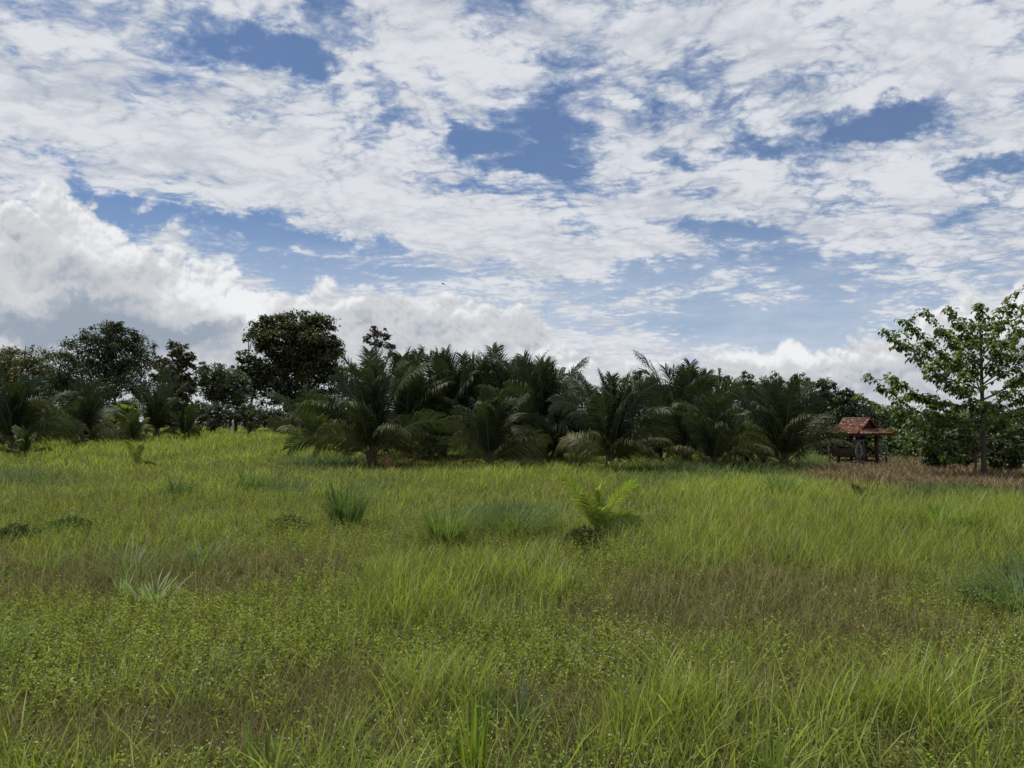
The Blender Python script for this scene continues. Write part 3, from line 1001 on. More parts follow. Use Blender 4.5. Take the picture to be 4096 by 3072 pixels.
coconut(1890, 45, 1420, 'coconut palm at the left rim of the gap in the crowded cluster', GB, 19, 10, dead=0, spread=.7)
coconut(2070, 45, 1430, 'coconut palm at the right rim of the gap in the crowded cluster', GB, 19, 11, dead=0, spread=.75, extra=[(-90, 85, .85, 15, 0, 1), (-20, 72, .8, 60, -.6, 1)])
coconut(2170, 42, 1430, 'tallest coconut palm of the right part of the crowded cluster', GB, 20, 12, dead=0, spread=.8, extra=[(-80, 83, .88, 30, .2, 1), (30, 70, .85, 70, -.8, .9)])
coconut(2240, 44, 1580, 'coconut palm sloping down to the right end of the crowded cluster', GB, 19, 13, dead=0)
coconut(1720, 40, 1640, 'coconut palm with drooping fronds low between the first and second front palms', GB, 17, 14, dead=1)
coconut(2180, 40, 1660, 'coconut palm with drooping fronds low between the second and third front palms', GB, 17, 15, dead=0)
coconut(2335, 43, 1660, 'short coconut palm behind the left fronds of the third front palm', GB, 15, 16, dead=0)
coconut(2640, 42, 1650, 'low coconut palm between the third and fourth front palms', GB, 15, 17, dead=0)
coconut(60, 41, 1490, 'large coconut palm cut by the left edge of the photo', GL, 19, 18, dead=0, extra=[(0, 45, 1.0, 110, -.9, 1.3), (-10, 25, .95, 80, -.9, 1.4)])
coconut(-90, 43, 1500, 'coconut palm almost wholly beyond the left edge of the photo', GL, 16, 19, dead=0)
coconut(335, 46, 1530, 'coconut palm with a broken pale frond, second from the left edge', GL, 17, 20, dead=1, extra=[(0, 25, .8, 80, -.9, 1.4)])
coconut(630, 56, 1535, 'dark coconut palm with a tight erect crown, in front of the slender leafy tree', GL, 17, 21, dead=0, spread=.7)
coconut(745, 56, 1625, 'small light green coconut palm right of the dark tight-crowned one', GL, 14, 22, dead=0, light=.25)
coconut(535, 50, 1645, 'small light green coconut palm in front of the banana plants', GL, 13, 23, dead=0, light=.3)
coconut(110, 37, 1715, 'small young coconut palm at the grass edge under the leftmost palms', GL, 12, 24, dead=0, light=.3)
coconut(240, 52, 1620, 'coconut palm partly hidden between the two leftmost palms', GL, 14, 25, dead=0, light=.1)
coconut(1235, 56, 1560, 'dark coconut palm under the right side of the biggest tree', GL, 16, 26, dead=0)
coconut(1270, 48, 1600, 'lighter green coconut palm just left of the front row', GL, 15, 27, dead=0, light=.25)
coconut(1005, 62, 1690, 'tiny coconut palm at the far grass edge right of the white post', GL, 12, 28, dead=0, light=.2)

GS = 'coconut saplings in the grass'
SD = CAMZ * F / (2150 - HOR)
coconut(2385, SD, 1935, 'bright green coconut sapling with stiff feathered fronds alone in the middle of the field', GS, 3, 30, 1.15, dead=2, name='coconut_sapling', young=True, light=1.0,
        extra=[(176, 66, 1.22, 26, 1.1, 4.2), (6, 62, 1.22, 40, -1.1, 4.0), (-75, 66, .8, 75, .3, 3.0), (10, 40, .8, 75, -.7, 4.2), (110, 82, 1.1, 14, 1.0, 3.8), (60, 80, .9, 20, -.9, 4.0)])
coconut(3420, 22, 1945, 'small coconut sapling with yellow-brown fan leaf sunk in the right-hand grass', GS, 6, 31, 1.0, dead=0, name='coconut_sapling', young=True, light=.6)
coconut(555, 33, 1775, 'small yellowing coconut sapling in the left part of the field', GS, 4, 32, 1.2, dead=0, name='coconut_sapling', young=True, light=1.0)
coconut(2460, 31.5, 1845, 'yellow-green coconut sapling at the foot of the third front palm', GS, 7, 33, 1.0, dead=0, name='coconut_sapling', young=True, light=.8)


# ------------------------------------------------------------------ banana plants
def banana(px, d, ty, label, seed, col=(.13, .17, .05)):
    global rng
    kr = rng; rng = np.random.default_rng(seed)
    g = stand(px, d); H = ray(px, ty, d)[2] - g[2]
    root = empty('banana_plant', g, label, 'banana plant', 'banana plants on the left')
    mb = MB()
    hh = np.array([-.05, .2, .45, .62]) * H
    tube(mb, np.stack([np.full(4, g[0]), np.full(4, g[1]), g[2] + hh], 1), np.array([.11, .10, .085, .05]), (.12, .13, .05), 8)
    mb.build('stem', M_BARK, root)
    for i in range(9):
        az = i * 2.4 + rng.normal(0, .2); el = math.radians(75 - 6 * i + rng.normal(0, 5)); L = H * (.5 + .1 * rng.random())
        K = 9; pts = [g + np.array([0, 0, H * .58])]
        for k in range(K - 1):
            a = el - math.radians(85) * (k / K) ** 1.3
            pts.append(pts[-1] + L / K * np.array([math.cos(az) * math.cos(a), math.sin(az) * math.cos(a), math.sin(a)]))
        pts = np.array(pts); sdv = np.array([-math.sin(az), math.cos(az), 0])
        wp = np.array([.05, .12, .7, .95, 1, .95, .8, .5, .03]) * .16 * H / 2
        up = np.array([0, 0, .25])
        v = np.concatenate([pts - sdv * wp[:, None] + up * wp[:, None], pts, pts + sdv * wp[:, None] + up * wp[:, None]])
        q = []
        for k in range(K - 1):
            q += [(k, k + 1, K + k + 1, K + k), (K + k, K + k + 1, 2 * K + k + 1, 2 * K + k)]
        m2 = MB(); m2.add(v, q, None, np.array(col if i != 6 else (.24, .16, .03)) * (.85 + .3 * rng.random()))
        m2.build('leaf', M_BIGLEAF, root, smooth=True)
    rng = kr


banana(515, 55, 1590, 'light green banana plant with one yellow leaf between two coconut palms', 51)
banana(440, 57, 1640, 'smaller banana plant left of the one with a yellow leaf', 52, (.09, .13, .04))
banana(590, 58, 1650, 'low banana plant at the foot of the dark tight-crowned palm', 53, (.10, .14, .045))


# ------------------------------------------------------------------ trees
def tree(px, d, crowns, label, group, col, name='leafy_tree', nl=9000, L=.24, clump=.55, cat='tree', trunkw=.16, seed=0, alt=None, lean=0.0, trunk_top=None, flat=.55, per=None, multi=1, tcol=(.085, .075, .06), depthk=1.0):
    """crowns: ellipses of foliage (px, py, rx, ry) in the plane of the trunk, each given its own depth"""
    global rng
    kr = rng; rng = np.random.default_rng(2000 + seed)
    g = stand(px, d)
    root = empty(name, g, label, cat, group)
    k = d / F
    ell = []
    crowns = list(crowns)
    if nl > 2500:                                         # uneven outline: small boughs standing out of the main masses
        for (cx, cy, rx, ry) in list(crowns):
            for _ in range(3 if nl > 8000 else 2):
                a = math.radians(rng.uniform(-20, 200))
                f = rng.uniform(.16, .30)
                crowns.append((cx + math.cos(a) * rx * 1.0, cy - math.sin(a) * ry * 1.0, rx * f * 1.15, ry * f * .8))
    for (cx, cy, rx, ry) in crowns:
        c = ray(cx, cy, d)
        c[1] += rng.normal(0, .15) * rx * k
        ell.append((c, rx * k, min(rx, 1.4 * max(rx, ry)) * k * .9 * depthk, ry * k))
    area = np.array([e[1] * e[3] for e in ell]); area /= area.sum()
    nl = int(nl * 2.0); L *= .98; clump *= .82; col = tuple(np.array(col) * 1.6)
    mbl = MB(); mbt = MB()
    tips = []
    for e, ar in zip(ell, area):
        c, rx, ry, rz = e
        m = int(nl * ar); per_ = per or 75
        nc = max(4, m // per_)
        dv = rng.normal(0, 1, (nc, 3)); dv /= np.linalg.norm(dv, axis=1, keepdims=True)
        rad = rng.random(nc) ** .42 * (0.86 + .28 * rng.random(nc))
        cc = c + dv * rad[:, None] * np.array([rx, ry, rz])
        tips.append(cc)
        idx = rng.integers(0, nc, m)
        cl = clump * min(1.0, (rx / 1.4)) * (.6 + .8 * rng.random(nc))
        off = rng.normal(0, 1, (m, 3)) * np.array([1, 1, flat]) * cl[idx][:, None] * .62
        P = cc[idx] + off
        P[:, 2] -= .25 * (off[:, 0] ** 2 + off[:, 1] ** 2) / (cl[idx] + .1)
        tone = (1 + rng.normal(0, .16, nc))[idx][:, None]
        ccol = jitter(col, m, .2, alt, .25) * tone
        leafcloud(mbl, P, L * (.65 + .7 * rng.random(m)), ccol, droop=.45, wid=.5)
    lowest = min(e[0][2] - e[3] for e in ell); highest = max(e[0][2] + .5 * e[3] for e in ell)
    if trunk_top is not None:
        highest = ray(px, trunk_top, d)[2]
    top_c = ell[0][0]
    for tr_i in range(multi):
        ox = (tr_i - (multi - 1) / 2) * .9 + (rng.normal(0, .2) if multi > 1 else 0)
        hs = np.linspace(0, 1, 9)
        bx = g[0] + ox + lean * hs + (top_c[0] - g[0]) * hs ** 2 * .7 + .12 * np.sin(hs * 5 + seed)
        byy = g[1] + .10 * np.sin(hs * 4 + 1 + seed) + rng.normal(0, .3) * hs
        tp = np.stack([bx, byy, g[2] - .1 + (highest - g[2] + .1) * hs], 1)
        tube(mbt, tp, trunkw * (1 - .85 * hs) + .02, tcol, 7)
        allt = np.concatenate(tips)
        nlimb = min(len(allt), 34 // multi + 8)
        for j in rng.choice(len(allt), nlimb, replace=False):
            t = allt[j]
            hz = np.clip((t[2] - g[2]) / (highest - g[2]) - .10 - .25 * rng.random(), .15, .92)
            b = np.array([np.interp(hz, hs, tp[:, i]) for i in range(3)])
            m1 = b * .5 + t * .5 + np.array([0, 0, .10 * np.linalg.norm(t - b)])
            r0 = trunkw * (1 - .85 * hz) * .45 + .012
            tube(mbt, [b, b * .75 + m1 * .25, m1, t], [r0, r0 * .8, r0 * .5, .012], tcol, 5, False)
    mbt.build('trunk', M_BARK, root)
    mbl.build('crown', M_LEAF, root)
    rng = kr
    return root


DG = (.034, .046, .017)
MG = (.050, .062, .020)
YG = (.070, .080, .022)
GT = 'trees behind the palms on the left'
tree(440, 72, [(430, 1430, 140, 120), (330, 1480, 120, 110), (530, 1470, 95, 110), (430, 1370, 90, 75), (560, 1400, 55, 70), (300, 1410, 70, 70), (440, 1560, 170, 80), (390, 1345, 60, 45), (480, 1330, 60, 40), (250, 1540, 80, 80)],
     'large rounded dark tree, second largest crown on the left skyline', GT, (.030, .043, .017), nl=15000, L=.26, clump=.8, seed=1, multi=2)
tree(90, 74, [(90, 1500, 120, 95), (190, 1480, 70, 80), (20, 1470, 80, 70), (60, 1420, 60, 40), (140, 1430, 50, 45), (110, 1590, 150, 70), (-60, 1500, 90, 80)],
     'olive-green spreading tree at the left edge beside the large rounded dark tree', GT, (.062, .066, .020), nl=11000, L=.24, clump=.7, seed=2, alt=(.10, .09, .02))
tree(700, 66, [(715, 1410, 42, 45), (660, 1450, 40, 28), (705, 1480, 60, 45), (640, 1500, 35, 25), (740, 1450, 35, 40), (720, 1560, 75, 60), (690, 1620, 70, 60), (755, 1530, 30, 35)],
     'slender tree with tiers of reddish-green leaves right of the large rounded dark tree', GT, (.045, .050, .022), nl=5200, L=.30, clump=.45, seed=3, alt=(.09, .06, .03), trunkw=.12)
tree(860, 70, [(860, 1520, 70, 70), (820, 1500, 45, 50), (905, 1500, 50, 45), (850, 1590, 80, 60), (900, 1570, 60, 60)],
     'short bushy tree with upright top in the gap left of the biggest tree', GT, (.052, .062, .024), nl=5200, L=.24, clump=.5, seed=4)
tree(950, 72, [(955, 1540, 50, 60), (930, 1500, 35, 35), (965, 1600, 45, 50)], 'narrow bushy tree touching the left side of the biggest tree', GT, (.046, .058, .022), nl=3000, L=.24, clump=.45, seed=5)
tree(1190, 78, [(1180, 1350, 150, 90), (1080, 1340, 80, 75), (1270, 1370, 85, 85), (1180, 1290, 100, 45), (1075, 1290, 45, 35), (1240, 1275, 40, 30), (1130, 1440, 150, 70), (1280, 1450, 90, 80), (1200, 1500, 160, 60), (1080, 1500, 90, 70),
                 (1310, 1400, 50, 60), (1110, 1580, 110, 50), (1240, 1590, 110, 50)],
     'biggest tree, broad dark crown towering above the left half of the palms', GT, (.036, .044, .015), nl=22000, L=.33, clump=.75, seed=6, multi=3, trunkw=.2, alt=(.07, .065, .015))
tree(1005, 77, [(985, 1440, 40, 18), (1010, 1470, 50, 24), (1040, 1330, 26, 30), (1045, 1380, 22, 30), (1030, 1520, 40, 30)], 'leaning big-leaved tree against the left side of the biggest tree', GT, (.036, .046, .016), nl=1500, L=.42, clump=.4, seed=7, trunkw=.1)
tree(1515, 64, [(1512, 1330, 40, 22), (1470, 1352, 30, 16), (1560, 1378, 34, 18), (1518, 1372, 36, 18), (1468, 1412, 28, 10), (1562, 1420, 34, 12), (1500, 1440, 46, 10), (1500, 1312, 20, 10), (1545, 1345, 24, 14)],
     'small thin tree with reddish leaves standing alone against the clouds', GT, (.050, .038, .024), nl=760, L=.28, clump=.30, seed=8, trunkw=.085, alt=(.10, .055, .035), trunk_top=1315, per=18)
tree(1410, 74, [(1400, 1470, 45, 28), (1380, 1520, 45, 40), (1440, 1480, 35, 30), (1420, 1560, 50, 40)], 'pale feathery small tree between the biggest tree and the reddish thin tree', GT, (.075, .09, .035), nl=2200, L=.22, clump=.45, seed=9, trunkw=.09)
tree(1950, 66, [(1950, 1475, 26, 22), (1945, 1510, 36, 26), (1960, 1540, 50, 30)], 'treetop peeping through the gap in the crowded palm cluster', GT, (.050, .062, .024), nl=1200, L=.24, clump=.4, seed=10, trunkw=.1)
tree(1600, 70, [(1590, 1440, 40, 22), (1610, 1470, 50, 30)], 'low treetop just right of the reddish thin tree', GT, (.050, .062, .022), nl=1000, L=.24, clump=.4, seed=11, trunkw=.1)
GR = 'trees of the wooded edge on the right'
lift_ = 14
right = [(2560, 58, 1500, 90, 'olive tree at the left end of the right-hand wooded edge', (.060, .062, .026)), (2660, 62, 1540, 70, 'olive tree behind the low palm in the middle of the front row', (.05, .055, .022)),
         (2870, 60, 1500, 80, 'tall olive tree showing right of the tallest right-hand palm', (.058, .060, .026)), (2990, 63, 1510, 75, 'olive tree on the ridge of the wooded edge, second right of the tallest palm', (.056, .060, .024)),
         (3100, 62, 1508, 80, 'feathery olive tree on the ridge above the left fronds of the rightmost front palm', (.062, .064, .026)), (3200, 60, 1510, 80, 'rounder green tree on the ridge directly above the rightmost front palm', (.060, .072, .022)),
         (3300, 58, 1530, 80, 'dark tree on the shoulder of the wooded edge above the pavilion', (.040, .050, .020)), (3390, 57, 1570, 75, 'dark tree at the end of the high wooded edge, right of the pavilion roof', (.036, .046, .019)),
         (3490, 58, 1625, 75, 'lower dark tree right behind the pavilion', (.040, .050, .020)), (3600, 60, 1640, 80, 'low olive tree between the pavilion and the right-hand tree', (.044, .053, .022)), (3720, 62, 1655, 85, 'low olive tree left of the trunk of the right-hand tree', (.044, .053, .022)),
         (3840, 60, 1640, 85, 'rounded low tree directly behind the trunk of the right-hand tree', (.042, .052, .022)), (3960, 60, 1630, 90, 'rounded low tree right of the trunk of the right-hand tree', (.052, .060, .024)), (4080, 60, 1650, 90, 'low tree at the right edge of the photo', (.046, .055, .022)),
         (2385, 62, 1575, 30, 'dark treetop showing left of the third front palm', (.046, .052, .022)), (4180, 60, 1640, 90, 'low tree just beyond the right edge of the photo', (.046, .055, .022))]
for i, (px, d, ty, rw, lab, c) in enumerate(right):
    ty -= lift_
    hgt = 1790 - ty
    cr = [(px, ty + .42 * hgt, rw, .34 * hgt), (px - .45 * rw, ty + .30 * hgt, .5 * rw, .24 * hgt), (px + .45 * rw, ty + .34 * hgt, .5 * rw, .25 * hgt), (px + .05 * rw, ty + .16 * hgt, .45 * rw, .17 * hgt), (px, ty + .72 * hgt, rw, .3 * hgt), (px - .1 * rw, ty + .07 * hgt, .22 * rw, .10 * hgt)]
    tree(px, d, cr, lab, GR, c, name='bushy_tree', nl=5600, L=.20, clump=.5, seed=40 + i, trunkw=.11, flat=.8, alt=(.085, .085, .03))
GU = 'dark bushes under the trees'
for i, (px, d, ty, by, rw, c, lab) in enumerate([(3760, 38, 1730, 1880, 70, (.034, .046, .016), 'mid-green leafy bush left of the right-hand trunk, in front of the dark ones'), (4030, 36, 1720, 1900, 80, (.034, .046, .016), 'mid-green leafy bush right of the right-hand trunk, in front of the dark ones'),
                                                 (3860, 40, 1700, 1880, 60, (.030, .042, .015), 'mid-green bush right behind the right-hand trunk')]):
    h = by - ty
    tree(px, d, [(px, ty + .5 * h, rw, .42 * h), (px - .6 * rw, ty + .4 * h, .5 * rw, .3 * h), (px + .6 * rw, ty + .55 * h, .5 * rw, .3 * h), (px + .2 * rw, ty + .16 * h, .35 * rw, .16 * h)], lab, 'leafy bushes around the right-hand trunk', c, name='bush', cat='bush', nl=1900, L=.2, clump=.4, seed=140 + i, trunkw=.04, flat=.7)
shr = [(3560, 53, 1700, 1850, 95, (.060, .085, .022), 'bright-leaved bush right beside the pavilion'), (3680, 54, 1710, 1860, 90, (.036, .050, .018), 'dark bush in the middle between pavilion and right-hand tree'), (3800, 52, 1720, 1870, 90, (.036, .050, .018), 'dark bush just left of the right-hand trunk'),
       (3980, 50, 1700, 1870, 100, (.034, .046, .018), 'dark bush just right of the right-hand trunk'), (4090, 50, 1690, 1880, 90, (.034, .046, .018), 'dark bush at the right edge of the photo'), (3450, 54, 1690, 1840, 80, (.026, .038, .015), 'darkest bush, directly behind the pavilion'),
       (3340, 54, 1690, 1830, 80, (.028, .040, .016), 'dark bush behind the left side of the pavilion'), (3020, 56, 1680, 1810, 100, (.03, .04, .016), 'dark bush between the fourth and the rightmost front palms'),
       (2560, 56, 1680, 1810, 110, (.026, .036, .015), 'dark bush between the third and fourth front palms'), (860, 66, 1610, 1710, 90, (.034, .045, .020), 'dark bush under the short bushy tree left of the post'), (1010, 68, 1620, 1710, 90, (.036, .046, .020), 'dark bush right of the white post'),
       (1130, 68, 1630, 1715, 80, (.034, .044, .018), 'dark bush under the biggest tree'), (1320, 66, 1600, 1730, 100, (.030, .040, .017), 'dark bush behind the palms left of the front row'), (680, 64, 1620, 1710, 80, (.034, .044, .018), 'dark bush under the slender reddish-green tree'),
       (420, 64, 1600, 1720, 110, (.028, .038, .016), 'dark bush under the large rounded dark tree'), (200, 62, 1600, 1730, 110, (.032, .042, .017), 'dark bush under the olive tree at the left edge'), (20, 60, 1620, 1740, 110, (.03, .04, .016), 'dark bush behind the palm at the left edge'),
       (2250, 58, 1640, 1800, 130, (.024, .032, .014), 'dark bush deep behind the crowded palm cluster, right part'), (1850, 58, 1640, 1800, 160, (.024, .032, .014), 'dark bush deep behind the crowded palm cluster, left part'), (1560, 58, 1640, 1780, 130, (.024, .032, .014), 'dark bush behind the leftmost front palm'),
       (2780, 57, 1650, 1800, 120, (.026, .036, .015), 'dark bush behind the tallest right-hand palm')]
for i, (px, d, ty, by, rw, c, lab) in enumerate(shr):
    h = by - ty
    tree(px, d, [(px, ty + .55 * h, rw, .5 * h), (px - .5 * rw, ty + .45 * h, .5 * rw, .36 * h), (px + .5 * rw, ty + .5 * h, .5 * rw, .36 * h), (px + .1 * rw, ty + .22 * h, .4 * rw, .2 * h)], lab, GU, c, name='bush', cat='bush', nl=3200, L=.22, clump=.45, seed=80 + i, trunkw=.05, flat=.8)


# ------------------------------------------------------------------ the open-branched tree on the right
def big_leaves(mb, C, dirs, L, col):
    """broad drooping leaves: a folded strip of three bends"""
    n = len(C)
    dn = np.tile([0, 0, -1.0], (n, 1))
    sdv = np.cross(dirs, dn); sdv /= np.linalg.norm(sdv, axis=1, keepdims=True) + 1e-6
    d1 = dirs * .8 + dn * .45 + np.array([0, 0, .35]); d1 /= np.linalg.norm(d1, axis=1, keepdims=True)
    d2 = dirs * .7 + dn * .6; d2 /= np.linalg.norm(d2, axis=1, keepdims=True)
    d3 = dirs * .3 + dn * 1.0; d3 /= np.linalg.norm(d3, axis=1, keepdims=True)
    L_ = L[:, None]
    p0 = C; p1 = p0 + d1 * L_ * .34; p2 = p1 + d2 * L_ * .36; p3 = p2 + d3 * L_ * .32
    lift = np.array([0, 0, .06]) * L_
    w1, w2 = L_ * .20, L_ * .23
    v = np.stack([p0, p1 - sdv * w1 + lift, p1 - lift * .3, p1 + sdv * w1 + lift, p2 - sdv * w2 + lift, p2 - lift * .3, p2 + sdv * w2 + lift, p3], 1)
    b0 = np.arange(n)[:, None] * 8
    q = np.concatenate([b0 + np.array([f]) for f in ((1, 2, 5, 4), (2, 3, 6, 5))])
    t = np.concatenate([b0 + np.array([f]) for f in ((0, 2, 1), (0, 3, 2), (4, 5, 7), (5, 6, 7))])
    mb.add(v.reshape(-1, 3), q, t, np.repeat(col, 8, 0))


def open_tree():
    global rng
    kr = rng; rng = np.random.default_rng(77)
    d = 33.0
    g = stand(3935, d)
    root = empty('open_branched_tree', g, 'open-branched tree with large drooping leaves standing tall at the right side', 'tree')
    k = d / F
    tpx = [(3938, 1935), (3935, 1850), (3932, 1700), (3928, 1560), (3925, 1440), (3922, 1330), (3918, 1250)]
    tp = np.array([ray(a, c, d) for a, c in tpx]); tp[0, 2] = g[2] - .15
    mb = MB(); tube(mb, tp, np.array([.145, .11, .095, .082, .06, .04, .018]), (.080, .072, .056), 10)
    mb.build('trunk', M_BARK, root, smooth=True)
    # (row where it leaves the trunk, tip px, tip py, depth offset of tip, sag)
    br = [(1700, 3450, 1600, -.6, .35), (1680, 3470, 1525, 1.0, .45), (1620, 3560, 1520, -1.2, .3), (1560, 3535, 1345, .4, .25), (1500, 3640, 1295, -1.2, .2), (1440, 3690, 1245, .8, .15), (1400, 3800, 1235, -.6, .1),
          (1360, 3920, 1215, .3, .05), (1420, 4060, 1180, -.5, .1), (1480, 4120, 1210, 1.0, .15), (1540, 4200, 1270, -.4, .2), (1600, 4260, 1350, .9, .2), (1660, 4250, 1460, -.8, .3), (1700, 4240, 1560, .5, .3),
          (1760, 4200, 1640, -1.0, .4), (1780, 3680, 1700, -1.4, .5), (1740, 3760, 1640, 2.4, .3), (1560, 3760, 1420, 2.6, .2), (1520, 4040, 1360, -2.6, .2), (1600, 3720, 1480, -2.2, .25), (1640, 4080, 1520, 2.2, .3),
          (1480, 3800, 1330, 1.8, .1), (1440, 4000, 1290, 2.0, .1), (1800, 4150, 1760, -.6, .5), (1820, 3720, 1790, .8, .6), (1680, 3860, 1540, -3.0, .3), (1720, 4020, 1660, -2.8, .4), (1580, 3870, 1390, -2.4, .2), (1500, 3640, 1400, 1.4, .2), (1620, 3640, 1590, 1.8, .3), (1420, 3860, 1290, -1.6, .1), (1550, 4110, 1420, -1.5, .2)]
    for (ry, tx, ty, dz, sag) in br:
        hz = np.interp(-ry, [-c for a, c in tpx], np.arange(len(tpx)))
        b = np.array([np.interp(hz, np.arange(len(tpx)), tp[:, i]) for i in range(3)])
        t = ray(tx, ty + (16 if ty < 1340 else 0), d + dz * .9)
        Lb = np.linalg.norm(t - b)
        K = 10
        s = np.linspace(0, 1, K)[:, None]
        pts = b + (t - b) * s
        pts[:, 2] -= sag * Lb * .28 * np.sin(s[:, 0] * math.pi)
        pts[:, 2] += .10 * Lb * np.clip(s[:, 0] - .55, 0, 1) * 1.0
        pts += np.cumsum(rng.normal(0, .02, (K, 3)), 0) * (s > 0)
        mbb = MB(); r0 = .012 + .007 * Lb
        tube(mbb, pts, np.linspace(r0, .007, K), (.085, .078, .06), 5, False)
        C, Dr = [], []

        def leaves_at(p, ax, m, spread):
            for _ in range(m):
                a = rng.random() * 6.283
                o = np.array([math.cos(a), math.sin(a), rng.normal(.1, .3)])
                dd = o * 1.0 + ax * .6
                C.append(p + rng.normal(0, spread, 3)); Dr.append(dd / np.linalg.norm(dd))
        ax = (t - b) / Lb
        for sv in np.arange(.25, 1.001, .12 / Lb):
            p = np.array([np.interp(sv * (K - 1), np.arange(K), pts[:, i]) for i in range(3)])
            leaves_at(p, ax, 2 if sv < .55 else 3, .05)
        leaves_at(pts[-1], ax, 8, .07)
        for j in range(int(3 + 3.3 * Lb)):
            sv = .28 + .68 * rng.random()
            p = np.array([np.interp(sv * (K - 1), np.arange(K), pts[:, i]) for i in range(3)])
            a = rng.random() * 6.283
            dv = np.array([math.cos(a), math.sin(a), rng.normal(.15, .3)]) + ax * .7
            dv /= np.linalg.norm(dv)
            lt = (.3 + .45 * rng.random()) * min(1, Lb / 3)
            e = p + dv * lt + np.array([0, 0, .06])
            tube(mbb, [p, (p + e) / 2 + np.array([0, 0, .03]), e], [.009, .007, .004], (.085, .078, .06), 4, False)
            for q in (.45, .7, .85, 1.0):
                leaves_at(p + (e - p) * q, dv, 2 if q < 1 else 4, .05)
        C = np.array(C); Dr = np.array(Dr); n = len(C)
        bo = mbb.build('branch', M_BARK, root)
        ml = MB()
        big_leaves(ml, C, Dr, (.20 + .19 * rng.random(n)), jitter((.088, .122, .028), n, .22, (.14, .165, .038), .3))
        o = bpy.data.objects.new('foliage', ml.mesh('foliage', M_BIGLEAF, tuple(g)))
        COL.objects.link(o); o.parent = bo
    rng = kr


open_tree()
tree(3880, 35, [(3885, 1690, 60, 60), (3850, 1760, 60, 40), (3920, 1750, 50, 50)], 'thin sapling tree with pale stem close behind the right-hand trunk', None, (.048, .066, .022), name='sapling_tree', nl=600, L=.2, clump=.3, seed=120, trunkw=.06, tcol=(.12, .10, .075))


